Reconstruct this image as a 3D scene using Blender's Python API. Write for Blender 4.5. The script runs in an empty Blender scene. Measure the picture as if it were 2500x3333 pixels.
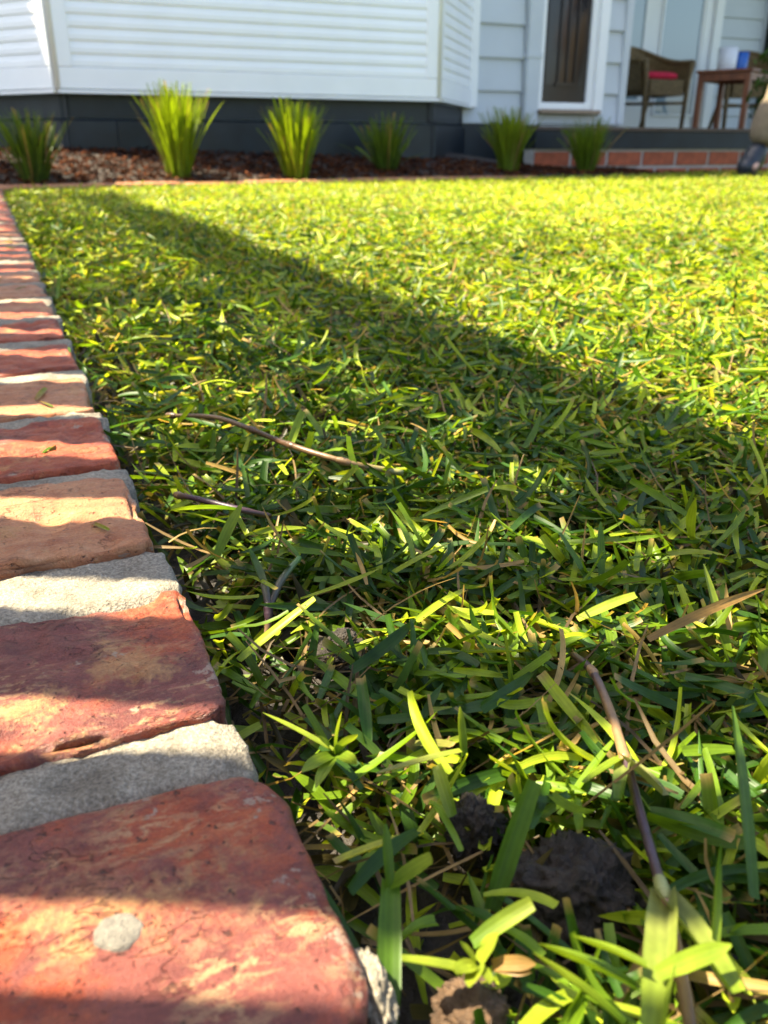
import bpy, math, random
import numpy as np
from mathutils import Vector, Matrix, noise as mnoise

random.seed(7)
rng = np.random.default_rng(11)
R = math.radians
SC = bpy.context.scene
COL = SC.collection

# ------------------------------------------------------------------ camera
CAM_H = 0.145
PITCH = 22.87
F_PX = 2800.0
cam_d = bpy.data.cameras.new("camera")
cam = bpy.data.objects.new("camera", cam_d)
COL.objects.link(cam)
cam.location = (0, 0, CAM_H)
cam.rotation_euler = (R(90 - PITCH), 0, 0)
cam_d.sensor_fit = 'VERTICAL'
cam_d.sensor_height = 36.0
cam_d.sensor_width = 36.0
cam_d.lens = F_PX / 3333.0 * 36.0
cam_d.clip_start = 0.01
cam_d.clip_end = 600
cam_d.dof.use_dof = True
cam_d.dof.focus_distance = 0.30
cam_d.dof.aperture_fstop = 19.5
SC.camera = cam

# ------------------------------------------------------------------ light
SUN_EL = 60.0
TO_SUN_AZ = (-1.0, 0.05)
world = bpy.data.worlds.new("World")
SC.world = world
world.use_nodes = True
wn = world.node_tree
bg = wn.nodes['Background']
sky = wn.nodes.new('ShaderNodeTexSky')
sky.sky_type = 'NISHITA'
sky.sun_disc = False
sky.sun_elevation = R(SUN_EL)
sky.sun_rotation = math.atan2(TO_SUN_AZ[0], TO_SUN_AZ[1])
sky.air_density = 1.0
sky.dust_density = 2.6
sky.ozone_density = 0.3
wn.links.new(sky.outputs[0], bg.inputs[0])
bg.inputs[1].default_value = 0.095

sun_d = bpy.data.lights.new("sun", 'SUN')
sun_d.energy = 5.0
sun_d.angle = R(0.53)
sun_d.color = (1.0, 0.89, 0.64)
sun = bpy.data.objects.new("sun", sun_d)
COL.objects.link(sun)
_l = math.hypot(*TO_SUN_AZ)
_c = math.cos(R(SUN_EL)) / _l
to_sun = Vector((TO_SUN_AZ[0] * _c, TO_SUN_AZ[1] * _c, math.sin(R(SUN_EL))))
sun.rotation_euler = (-to_sun).to_track_quat('-Z', 'Y').to_euler()
sun.location = to_sun * 20

SC.view_settings.view_transform = 'Standard'
SC.view_settings.look = 'None'
SC.view_settings.exposure = 2.2
SC.view_settings.gamma = 1.0
SC.view_settings.use_curve_mapping = False
SC.render.engine = 'CYCLES'
SC.cycles.max_bounces = 8
SC.cycles.diffuse_bounces = 4
SC.cycles.transmission_bounces = 6
SC.cycles.use_denoising = True

# ------------------------------------------------------------------ places
SP, CP = math.sin(R(PITCH)), math.cos(R(PITCH))
OX, OY = -0.0389, 0.1726            # a corner on the right edge of the brick row
UX, UY = -0.396, 0.918              # along the brick row, away from the camera
VX, VY = 0.918, 0.396               # across it, towards the lawn


def uv(u, v):
    return (OX + u * UX + v * VX, OY + u * UY + v * VY)


def to_uv(x, y):
    x = x - OX
    y = y - OY
    return x * UX + y * UY, x * VX + y * VY


def zb(y):                           # level of the brick tops / lawn surface
    return 0.026 * (1 - np.exp(-np.maximum(np.asarray(y, float), 0.0) / 0.8))


def at_z(px, py, z):                 # the point at height z seen at a pixel of the photograph
    X = (px - 1250) / F_PX
    Y = (py - 1666.5) / F_PX
    dn, fw = SP + Y * CP, CP - Y * SP
    d = (CAM_H - z) * fw / dn
    return Vector((X / fw * d, d, z))


def at_d(px, py, d):                 # the point at distance d seen at a pixel of the photograph
    X = (px - 1250) / F_PX
    Y = (py - 1666.5) / F_PX
    dn, fw = SP + Y * CP, CP - Y * SP
    return Vector((X / fw * d, d, CAM_H - dn / fw * d))


# ------------------------------------------------------------------ helpers
def link(o, parent=None):
    COL.objects.link(o)
    if parent is not None:
        o.parent = parent
    return o


def mesh_of(name, v, f, mat=None, smooth=False, col=None):
    me = bpy.data.meshes.new(name)
    v = np.asarray(v, np.float32).reshape(-1, 3)
    if isinstance(f, np.ndarray):
        n = f.shape[1]
        me.vertices.add(len(v))
        me.vertices.foreach_set('co', v.ravel())
        me.loops.add(f.size)
        me.loops.foreach_set('vertex_index', f.astype(np.int32).ravel())
        me.polygons.add(len(f))
        me.polygons.foreach_set('loop_start', np.arange(0, f.size, n, dtype=np.int32))
        me.polygons.foreach_set('loop_total', np.full(len(f), n, dtype=np.int32))
        me.update(calc_edges=True)
    else:
        me.from_pydata([tuple(map(float, p)) for p in v], [], f)
        me.update()
    if smooth:
        me.polygons.foreach_set('use_smooth', np.ones(len(me.polygons), dtype=bool))
    if col is not None:
        a = me.color_attributes.new('tint', 'FLOAT_COLOR', 'POINT')
        a.data.foreach_set('color', np.asarray(col, np.float32).ravel())
    if mat is not None:
        me.materials.append(mat)
    return me


def obj(name, v, f, mat=None, parent=None, smooth=False, col=None):
    return link(bpy.data.objects.new(name, mesh_of(name, v, f, mat, smooth, col)), parent)


def tag(o, label=None, cat=None, group=None, kind=None):
    if label:
        o['label'] = label
    if cat:
        o['category'] = cat
    if group:
        o['group'] = group
    if kind:
        o['kind'] = kind
    return o


def empty(name, loc=(0, 0, 0), rz=0.0, parent=None):
    o = bpy.data.objects.new(name, None)
    o.empty_display_size = 0.05
    o.location = loc
    o.rotation_euler = (0, 0, rz)
    return link(o, parent)


def copy_tree(o, parent=None):
    c = o.copy()
    COL.objects.link(c)
    c.parent = parent
    for ch in list(o.children):
        copy_tree(ch, c)
    return c


class MB:
    """collects solids; build() links them as one mesh"""

    def __init__(self):
        self.v, self.f = [], []

    def add(self, v, f):
        b = len(self.v)
        self.v += [tuple(p) for p in v]
        self.f += [[i + b for i in q] for q in f]
        return self

    def box(self, x0, x1, y0, y1, z0, z1):
        return self.add([(x0, y0, z0), (x1, y0, z0), (x1, y1, z0), (x0, y1, z0),
                         (x0, y0, z1), (x1, y0, z1), (x1, y1, z1), (x0, y1, z1)],
                        [(0, 3, 2, 1), (4, 5, 6, 7), (0, 1, 5, 4), (1, 2, 6, 5), (2, 3, 7, 6), (3, 0, 4, 7)])

    def prism(self, prof, x0, x1):          # prof: (y, z) points, extruded along x
        n = len(prof)
        v = [(x0, y, z) for y, z in prof] + [(x1, y, z) for y, z in prof]
        f = [list(range(n))[::-1], list(range(n, 2 * n))]
        f += [[i, (i + 1) % n, n + (i + 1) % n, n + i] for i in range(n)]
        return self.add(v, f)

    def bar(self, p, q, w, h=None, up=(0, 0, 1)):
        h = h or w
        p, q = Vector(p), Vector(q)
        d = (q - p).normalized()
        s = d.cross(Vector(up))
        if s.length < 1e-4:
            s = Vector((1, 0, 0))
        s.normalize()
        t = s.cross(d)
        v = []
        for c in (p, q):
            for a, b in ((-1, -1), (1, -1), (1, 1), (-1, 1)):
                v.append(c + s * a * w / 2 + t * b * h / 2)
        return self.add(v, [(0, 3, 2, 1), (4, 5, 6, 7), (0, 1, 5, 4), (1, 2, 6, 5), (2, 3, 7, 6), (3, 0, 4, 7)])

    def tube(self, pts, rad, n=10, caps=True):
        pts = [Vector(p) for p in pts]
        if not hasattr(rad, '__len__'):
            rad = [rad] * len(pts)
        ring, ref = [], Vector((0.13, 0.21, 0.97))
        v = []
        for i, p in enumerate(pts):
            d = (pts[min(i + 1, len(pts) - 1)] - pts[max(i - 1, 0)]).normalized()
            s = d.cross(ref)
            if s.length < 0.05:
                s = d.cross(Vector((1, 0, 0)))
            s.normalize()
            t = s.cross(d)
            for k in range(n):
                a = 2 * math.pi * k / n
                v.append(p + (s * math.cos(a) + t * math.sin(a)) * rad[i])
        f = []
        for i in range(len(pts) - 1):
            for k in range(n):
                f.append((i * n + k, i * n + (k + 1) % n, (i + 1) * n + (k + 1) % n, (i + 1) * n + k))
        if caps:
            f.append(list(range(n))[::-1])
            f.append([(len(pts) - 1) * n + k for k in range(n)])
        return self.add(v, f)

    def lathe(self, prof, n=28):            # prof: (r, z)
        v, f = [], []
        for r, z in prof:
            for k in range(n):
                a = 2 * math.pi * k / n
                v.append((r * math.cos(a), r * math.sin(a), z))
        for i in range(len(prof) - 1):
            for k in range(n):
                f.append((i * n + k, i * n + (k + 1) % n, (i + 1) * n + (k + 1) % n, (i + 1) * n + k))
        return self.add(v, f)

    def build(self, name, mat, parent=None, smooth=False, bevel=0.0):
        o = obj(name, self.v, self.f, mat, parent, smooth)
        if bevel:
            m = o.modifiers.new('bevel', 'BEVEL')
            m.width = bevel
            m.segments = 2
            m.limit_method = 'ANGLE'
        return o


# ------------------------------------------------------------------ materials
class Nodes:
    def __init__(self, name):
        self.m = bpy.data.materials.new(name)
        self.m.use_nodes = True
        self.t = self.m.node_tree
        self.b = self.t.nodes['Principled BSDF']
        self.out = self.t.nodes['Material Output']

    def n(self, typ, **kw):
        nd = self.t.nodes.new('ShaderNode' + typ)
        for k, val in kw.items():
            if k.startswith('i_'):
                key = k[2:].replace('_', ' ')
                nd.inputs[int(key) if key.isdigit() else key].default_value = val
            else:
                setattr(nd, k, val)
        return nd

    def l(self, a, b):
        self.t.links.new(a, b)

    def ramp(self, src, stops, interp='LINEAR'):
        r = self.n('ValToRGB')
        r.color_ramp.interpolation = interp
        e = r.color_ramp.elements
        while len(e) < len(stops):
            e.new(0.5)
        for el, (p, c) in zip(e, stops):
            el.position = p
            el.color = c if len(c) == 4 else (*c, 1)
        self.l(src, r.inputs[0])
        return r.outputs[0]

    def noise(self, vec, scale, detail=4, rough=0.55, dist=0.0):
        nd = self.n('TexNoise')
        nd.inputs['Scale'].default_value = scale
        nd.inputs['Detail'].default_value = detail
        nd.inputs['Roughness'].default_value = rough
        nd.inputs['Distortion'].default_value = dist
        if vec is not None:
            self.l(vec, nd.inputs['Vector'])
        return nd.outputs['Fac']

    def mix(self, fac, a, b, mode='MIX'):
        nd = self.n('Mix', data_type='RGBA', blend_type=mode)
        for sock, val in ((nd.inputs[0], fac), (nd.inputs[6], a), (nd.inputs[7], b)):
            if hasattr(val, 'is_linked'):
                self.l(val, sock)
            elif isinstance(val, (int, float)):
                sock.default_value = val
            else:
                sock.default_value = (*val, 1)
        return nd.outputs[2]

    def math(self, op, a, b=0.0, c=None):
        nd = self.n('Math', operation=op)
        for i, val in enumerate((a, b) if c is None else (a, b, c)):
            if hasattr(val, 'is_linked'):
                self.l(val, nd.inputs[i])
            else:
                nd.inputs[i].default_value = val
        return nd.outputs[0]

    def bump(self, h, strength, dist):
        nd = self.n('Bump')
        nd.inputs['Strength'].default_value = strength
        nd.inputs['Distance'].default_value = dist
        self.l(h, nd.inputs['Height'])
        self.l(nd.outputs[0], self.b.inputs['Normal'])

    def set(self, **kw):
        for k, val in kw.items():
            key = k.replace('_', ' ')
            s = self.b.inputs[key]
            if hasattr(val, 'is_linked'):
                self.l(val, s)
            else:
                s.default_value = (*val, 1) if isinstance(val, tuple) and len(val) == 3 else val
        return self


def plain(name, c, rough=0.6, var=0.12, scale=12, bump=0.0, bscale=60, spec=0.5, coords='Object'):
    k = Nodes(name)
    v = k.n('TexCoord').outputs[coords]
    nz = k.noise(v, scale, 5)
    a = tuple(min(1, x * (1 - var)) for x in c)
    b = tuple(min(1, x * (1 + var)) for x in c)
    k.set(Base_Color=k.ramp(nz, [(0.3, a), (0.7, b)]), Roughness=rough, Specular_IOR_Level=spec)
    if bump:
        k.bump(k.noise(v, bscale, 4), bump, 0.002)
    return k.m


def mat_leaf(name, trans=0.45, rough=0.38, vein=7.0):
    k = Nodes(name)
    at = k.n('Attribute', attribute_name='tint')
    pos = k.n('NewGeometry').outputs['Position']
    nz = k.noise(pos, 160, 3)
    mott = k.ramp(nz, [(0.3, (0.72, 0.74, 0.7)), (0.7, (1.18, 1.14, 1.1))])
    col = k.mix(1.0, at.outputs['Color'], mott, 'MULTIPLY')
    wav = k.math('SINE', k.math('MULTIPLY', at.outputs['Alpha'], vein * math.pi))
    veins = k.math('MULTIPLY_ADD', wav, 0.07, 0.96)
    vc = k.n('CombineColor')
    for i in range(3):
        k.l(veins, vc.inputs[i])
    col = k.mix(1.0, col, vc.outputs[0], 'MULTIPLY')
    k.set(Base_Color=col, Roughness=rough, Specular_IOR_Level=0.32)
    k.bump(wav, 0.10, 0.0002)
    tr = k.n('BsdfTranslucent')
    tcol = k.mix(1.0, col, (1.45, 1.35, 0.55), 'MULTIPLY')
    k.l(tcol, tr.inputs['Color'])
    mx = k.n('MixShader')
    mx.inputs[0].default_value = trans
    k.l(k.b.outputs[0], mx.inputs[1])
    k.l(tr.outputs[0], mx.inputs[2])
    k.l(mx.outputs[0], k.out.inputs['Surface'])
    return k.m


def mat_brick():
    k = Nodes('old_brick')
    oi = k.n('ObjectInfo')
    tc = k.n('TexCoord').outputs['Object']
    shift = k.n('Vector' + 'Math', operation='ADD')
    rv = k.n('CombineXYZ')
    for i, mul in enumerate((13.0, 29.0, 7.0)):
        k.l(k.math('MULTIPLY', oi.outputs['Random'], mul), rv.inputs[i])
    k.l(tc, shift.inputs[0])
    k.l(rv.outputs[0], shift.inputs[1])
    p = shift.outputs[0]
    st = k.n('Mapping')
    st.inputs['Scale'].default_value = (0.45, 1.0, 1.0)
    st.inputs['Rotation'].default_value = (0, 0, 0.35)
    k.l(p, st.inputs[0])
    ps = st.outputs[0]
    sep = k.n('SeparateColor')
    k.l(oi.outputs['Color'], sep.inputs[0])
    tan, purple, stain = sep.outputs[0], sep.outputs[1], sep.outputs[2]
    n_big = k.noise(p, 24, 6, 0.6, 0.25)
    n_mid = k.noise(ps, 130, 7, 0.68, 0.2)
    n_fine = k.noise(p, 1100, 3, 0.7)
    n_gr = k.noise(p, 420, 6, 0.72)
    n_str = k.noise(ps, 330, 8, 0.74, 0.5)
    red = k.ramp(n_mid, [(0.3, (0.16, 0.030, 0.014)), (0.5, (0.34, 0.075, 0.026)), (0.72, (0.42, 0.135, 0.05))])
    pur = k.ramp(n_mid, [(0.32, (0.115, 0.034, 0.032)), (0.68, (0.25, 0.088, 0.074))])
    tn = k.ramp(n_mid, [(0.28, (0.30, 0.11, 0.05)), (0.5, (0.43, 0.215, 0.105)), (0.75, (0.52, 0.33, 0.185))])
    f1 = k.ramp(k.math('ADD', k.math('ADD', n_big, k.math('MULTIPLY_ADD', n_gr, 0.25, -0.125)), k.math('MULTIPLY_ADD', purple, 0.7, -0.35)), [(0.46, (0, 0, 0)), (0.58, (1, 1, 1))])
    c = k.mix(f1, red, pur)
    n_big2 = k.noise(p, 17, 6, 0.62, 0.3)
    f2 = k.ramp(k.math('ADD', k.math('ADD', n_big2, k.math('MULTIPLY_ADD', n_gr, 0.35, -0.175)), k.math('MULTIPLY_ADD', tan, 0.9, -0.45)), [(0.49, (0, 0, 0)), (0.62, (1, 1, 1))])
    c = k.mix(f2, c, tn)
    # cream lime streaks
    f3 = k.ramp(k.math('ADD', n_str, k.math('MULTIPLY_ADD', stain, 0.14, -0.11)), [(0.53, (0, 0, 0)), (0.58, (1, 1, 1))])
    big3 = k.ramp(k.noise(p, 42, 4), [(0.42, (0, 0, 0)), (0.62, (1, 1, 1))])
    c = k.mix(k.math('MULTIPLY', k.math('MULTIPLY', f3, big3), 0.7), c, (0.46, 0.34, 0.19))
    # broad ochre bloom
    f6 = k.ramp(k.math('ADD', k.noise(p, 34, 5, 0.6), k.math('MULTIPLY_ADD', n_gr, 0.3, -0.15)), [(0.60, (0, 0, 0)), (0.68, (1, 1, 1))])
    c = k.mix(k.math('MULTIPLY', f6, 0.6), c, (0.46, 0.31, 0.13))
    # grey mortar smears
    sx_ = k.n('SeparateXYZ')
    k.l(tc, sx_.inputs[0])
    endw = k.ramp(sx_.outputs[0], [(0.108, (0, 0, 0)), (0.117, (0.16, 0.16, 0.16))])
    f4 = k.ramp(k.math('ADD', k.math('ADD', k.noise(p, 75, 5, 0.65), endw), k.math('MULTIPLY_ADD', n_gr, 0.3, -0.15)), [(0.67, (0, 0, 0)), (0.70, (1, 1, 1))])
    c = k.mix(k.math('MULTIPLY', f4, 0.85), c, (0.32, 0.29, 0.245))
    # fine cracks along the brick
    ncr = k.noise(ps, 38, 6, 0.62, 0.3)
    crk = k.ramp(k.math('ABSOLUTE', k.math('SUBTRACT', ncr, 0.5)), [(0.001, (1, 1, 1)), (0.006, (0, 0, 0))])
    crk = k.math('MULTIPLY', crk, k.ramp(k.noise(p, 26, 3), [(0.46, (0, 0, 0)), (0.56, (1, 1, 1))]))
    c = k.mix(k.math('MULTIPLY', crk, 0.5), c, (0.06, 0.025, 0.02))
    # pores
    f5 = k.ramp(k.noise(p, 480, 3), [(0.30, (1, 1, 1)), (0.35, (0, 0, 0))])
    c = k.mix(k.math('MULTIPLY', f5, 0.75), c, (0.05, 0.025, 0.02))
    c = k.mix(0.55, c, k.ramp(n_fine, [(0.3, (0.6, 0.57, 0.55)), (0.7, (1.28, 1.28, 1.28))]), 'MULTIPLY')
    rg = k.ramp(n_gr, [(0.3, (0.30,) * 3), (0.7, (0.60,) * 3)])
    c = k.mix(1.0, c, (1.0, 0.80, 0.70), 'MULTIPLY')
    k.set(Base_Color=c, Roughness=rg, Specular_IOR_Level=0.5)
    h = k.math('ADD', k.math('MULTIPLY', n_gr, 1.0), k.math('MULTIPLY', n_fine, 0.35))
    h = k.math('ADD', h, k.math('MULTIPLY', f5, -0.6))
    h = k.math('ADD', h, k.math('MULTIPLY', crk, -0.5))
    k.bump(h, 0.9, 0.0016)
    return k.m


def mat_mortar():
    k = Nodes('sandy_mortar')
    p = k.n('NewGeometry').outputs['Position']
    g = k.noise(p, 900, 3, 0.7)
    g2 = k.noise(p, 60, 5, 0.6)
    c = k.ramp(g, [(0.3, (0.13, 0.112, 0.088)), (0.5, (0.26, 0.23, 0.185)), (0.72, (0.42, 0.38, 0.315))])
    c = k.mix(0.9, c, k.ramp(g2, [(0.32, (0.55, 0.52, 0.48)), (0.5, (0.92, 0.9, 0.86)), (0.7, (1.12, 1.08, 1.0))]), 'MULTIPLY')
    vor = k.n('TexVoronoi')
    vor.inputs['Scale'].default_value = 260
    k.l(p, vor.inputs['Vector'])
    dark = k.ramp(vor.outputs['Distance'], [(0.05, (1, 1, 1)), (0.12, (0, 0, 0))])
    c = k.mix(k.math('MULTIPLY', dark, k.ramp(g2, [(0.5, (0, 0, 0)), (0.6, (0.7, 0.7, 0.7))])), c, (0.08, 0.07, 0.06))
    k.set(Base_Color=c, Roughness=0.85, Specular_IOR_Level=0.35)
    k.bump(k.math('ADD', g, k.math('MULTIPLY', g2, 0.6)), 0.9, 0.0012)
    return k.m


def mat_soil(name, a, b, rough=0.55, scale=120):
    k = Nodes(name)
    p = k.n('NewGeometry').outputs['Position']
    n1 = k.noise(p, scale, 6, 0.65)
    n2 = k.noise(p, scale * 4, 4, 0.7)
    k.set(Base_Color=k.ramp(n1, [(0.3, a), (0.7, b)]),
          Roughness=k.ramp(n2, [(0.3, (rough - 0.2,) * 3), (0.7, (rough + 0.15,) * 3)]), Specular_IOR_Level=0.5)
    k.bump(k.math('ADD', n1, k.math('MULTIPLY', n2, 0.5)), 0.9, 0.002)
    return k.m


def mat_tint(name, rough=0.7, scale=150, bump=0.3):
    k = Nodes(name)
    at = k.n('Attribute', attribute_name='tint')
    p = k.n('NewGeometry').outputs['Position']
    nz = k.noise(p, scale, 4)
    c = k.mix(1.0, at.outputs['Color'], k.ramp(nz, [(0.3, (0.7,) * 3), (0.7, (1.2,) * 3)]), 'MULTIPLY')
    k.set(Base_Color=c, Roughness=rough)
    k.bump(nz, bump, 0.002)
    return k.m


def mat_wicker():
    k = Nodes('wicker')
    p = k.n('TexCoord').outputs['Object']
    w = k.n('TexWave', wave_type='BANDS', bands_direction='Z')
    w.inputs['Scale'].default_value = 40
    w.inputs['Distortion'].default_value = 1.5
    k.l(p, w.inputs['Vector'])
    nz = k.noise(p, 60, 4)
    c = k.ramp(nz, [(0.3, (0.13, 0.08, 0.03)), (0.7, (0.29, 0.19, 0.075))])
    k.set(Base_Color=c, Roughness=0.55)
    k.bump(w.outputs['Fac'], 0.6, 0.006)
    return k.m


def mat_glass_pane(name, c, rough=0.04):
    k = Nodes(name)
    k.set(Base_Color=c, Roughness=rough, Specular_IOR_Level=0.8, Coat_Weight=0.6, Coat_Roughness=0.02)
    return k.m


def mat_wood(name, a, b, rough=0.45):
    k = Nodes(name)
    p = k.n('TexCoord').outputs['Object']
    mp = k.n('Mapping')
    mp.inputs['Scale'].default_value = (3, 3, 0.25)
    k.l(p, mp.inputs[0])
    n1 = k.noise(mp.outputs[0], 18, 6, 0.6, 1.2)
    k.set(Base_Color=k.ramp(n1, [(0.3, a), (0.7, b)]), Roughness=rough)
    k.bump(n1, 0.2, 0.002)
    return k.m


M_GRASS = mat_leaf('grass_leaf', 0.42, 0.42)
M_TUSSOCK = mat_leaf('tussock_leaf', 0.45, 0.4)
M_SHRUB = mat_leaf('shrub_leaf', 0.35, 0.4, 4)
M_BRICK = mat_brick()
M_MORTAR = mat_mortar()
M_SOIL = mat_soil('wet_soil', (0.010, 0.008, 0.007), (0.040, 0.030, 0.024))
M_CLOD = mat_soil('dark_clod', (0.014, 0.010, 0.007), (0.050, 0.036, 0.026), 0.6, 260)
M_CLOD_BROWN = mat_soil('brown_clod', (0.06, 0.032, 0.016), (0.17, 0.10, 0.055), 0.5, 260)
M_MULCH = mat_tint('bark_mulch', 0.85)
M_MULCH.node_tree.nodes['Principled BSDF'].inputs['Specular IOR Level'].default_value = 0.1
M_BED = mat_soil('bed_soil', (0.012, 0.009, 0.007), (0.05, 0.032, 0.022), 0.8, 60)
M_WHITE = plain('white_paint', (0.90, 0.90, 0.89), 0.45, 0.03, 6, 0.1, 40)
M_BOARD = plain('pale_grey_paint', (0.56, 0.595, 0.62), 0.5, 0.04, 5, 0.1, 40)
M_SLATE = plain('slate_paint', (0.006, 0.011, 0.016), 0.5, 0.5, 11, 0.15, 50)
M_DARKWALL = plain('dark_green_paint', (0.012, 0.018, 0.016), 0.6, 0.2, 6)
M_WOOD = mat_wood('red_brown_wood', (0.12, 0.035, 0.014), (0.30, 0.10, 0.035))
M_STEP = mat_wood('worn_timber', (0.22, 0.15, 0.10), (0.36, 0.27, 0.19), 0.6)
M_DECK = mat_wood('deck_timber', (0.05, 0.033, 0.024), (0.12, 0.08, 0.055), 0.6)
M_DOOR = plain('dark_door', (0.012, 0.010, 0.010), 0.25, 0.3, 8)
M_DOORGLASS = plain('dark_glass', (0.010, 0.009, 0.010), 0.12, 0.2, 8)
M_PANE = mat_glass_pane('sky_reflect_glass', (0.33, 0.42, 0.47))  # base colour painted pale blue-grey for the look of reflected sky
M_WICKER = mat_wicker()
M_RED = plain('red_fabric', (0.68, 0.02, 0.06), 0.85, 0.15, 40, 0.3, 200)
M_POT = plain('white_ceramic', (0.72, 0.72, 0.72), 0.25, 0.03, 10)
M_BLUE = plain('blue_ceramic', (0.015, 0.11, 0.42), 0.3, 0.08, 10)
M_FENCE = plain('fence_timber', (0.35, 0.30, 0.25), 0.7, 0.2, 20, 0.3, 60)
M_TROUSER = plain('khaki_cloth', (0.20, 0.155, 0.105), 0.9, 0.15, 30, 0.5, 90)
M_SHIRT = plain('blue_shirt_cloth', (0.08, 0.12, 0.2), 0.9, 0.15, 30, 0.4, 90)
M_BOOT = plain('dark_leather', (0.014, 0.018, 0.026), 0.45, 0.3, 30, 0.4, 80)
M_SKIN = plain('skin', (0.48, 0.29, 0.21), 0.5, 0.08, 30)
M_HAIR = plain('brown_hair', (0.05, 0.03, 0.02), 0.6, 0.3, 60, 0.4, 120)
M_BARK = plain('bark', (0.10, 0.07, 0.05), 0.85, 0.3, 30, 0.6, 60)
M_GROUND = mat_soil('distant_ground', (0.05, 0.07, 0.02), (0.10, 0.13, 0.035), 0.85, 8)
M_STEM = mat_tint('runner_stem', 0.4, 200, 0.2)
M_ROOF = plain('roof_metal', (0.22, 0.24, 0.26), 0.45, 0.1, 6)
M_TRACK = plain('grey_gutter', (0.55, 0.57, 0.58), 0.4, 0.05, 8)

# ------------------------------------------------------------------ ground
s_ = 300.0
ground = obj('ground', [(-s_, -s_, -0.09), (s_, -s_, -0.09), (s_, s_, -0.09), (-s_, s_, -0.09)], [[0, 1, 2, 3]], M_GROUND)
tag(ground, 'plain earth around the garden reaching to the horizon', 'ground', kind='structure')

# bed edge: from (0,610) to (1700,578) in the photograph
BE0 = Vector((-1.30, 3.02))
BE1 = Vector((0.62, 4.20))
bed_dir = (BE1 - BE0).normalized()
bed_nrm = Vector((-bed_dir.y, bed_dir.x))     # towards the house


def bed_side(x, y):
    return (x - BE0.x) * bed_nrm.x + (y - BE0.y) * bed_nrm.y


def vnoise(x, y, s, seed=0):
    return np.array([mnoise.noise(Vector((a * s, b * s, seed * 7.3))) for a, b in zip(np.ravel(x), np.ravel(y))]).reshape(np.shape(x))


def soil_z(x, y):
    """level of the lawn's soil: lower than the bricks, dipping beside them"""
    u, v = to_uv(x, y)
    dip = 0.016 * np.exp(-np.maximum(v, 0) / 0.02)
    near = np.clip(1 - y / 1.5, 0, 1)
    return zb(y) - 0.026 - dip - 0.008 * near


def grid_sheet(xs, ys, zf):
    X, Y = np.meshgrid(xs, ys)
    Z = zf(X, Y)
    v = np.stack([X, Y, Z], -1).reshape(-1, 3)
    nx, ny = len(xs), len(ys)
    i = np.arange(nx * ny).reshape(ny, nx)
    f = np.stack([i[:-1, :-1], i[:-1, 1:], i[1:, 1:], i[1:, :-1]], -1).reshape(-1, 4)
    return v, f


def soil_surface(X, Y):
    n = vnoise(X, Y, 55, 1) * 0.005 + vnoise(X, Y, 160, 2) * 0.003 + vnoise(X, Y, 14, 3) * 0.004
    return soil_z(X, Y) + n


ys = np.concatenate([np.arange(-0.3, 0.05, 0.05), np.arange(0.05, 0.62, 0.0045), np.arange(0.62, 1.6, 0.02), np.arange(1.6, 6.6, 0.12)])
xs = np.concatenate([np.arange(-3.2, -0.35, 0.12), np.arange(-0.35, 0.42, 0.0055), np.arange(0.42, 1.0, 0.03), np.arange(1.0, 4.6, 0.12)])
v, f = grid_sheet(xs, ys, soil_surface)
lawn = obj('lawn', v, f, M_SOIL, smooth=True)
tag(lawn, 'sunny mown lawn of broad leaved grass with dark wet soil showing', 'lawn', kind='structure')

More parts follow.
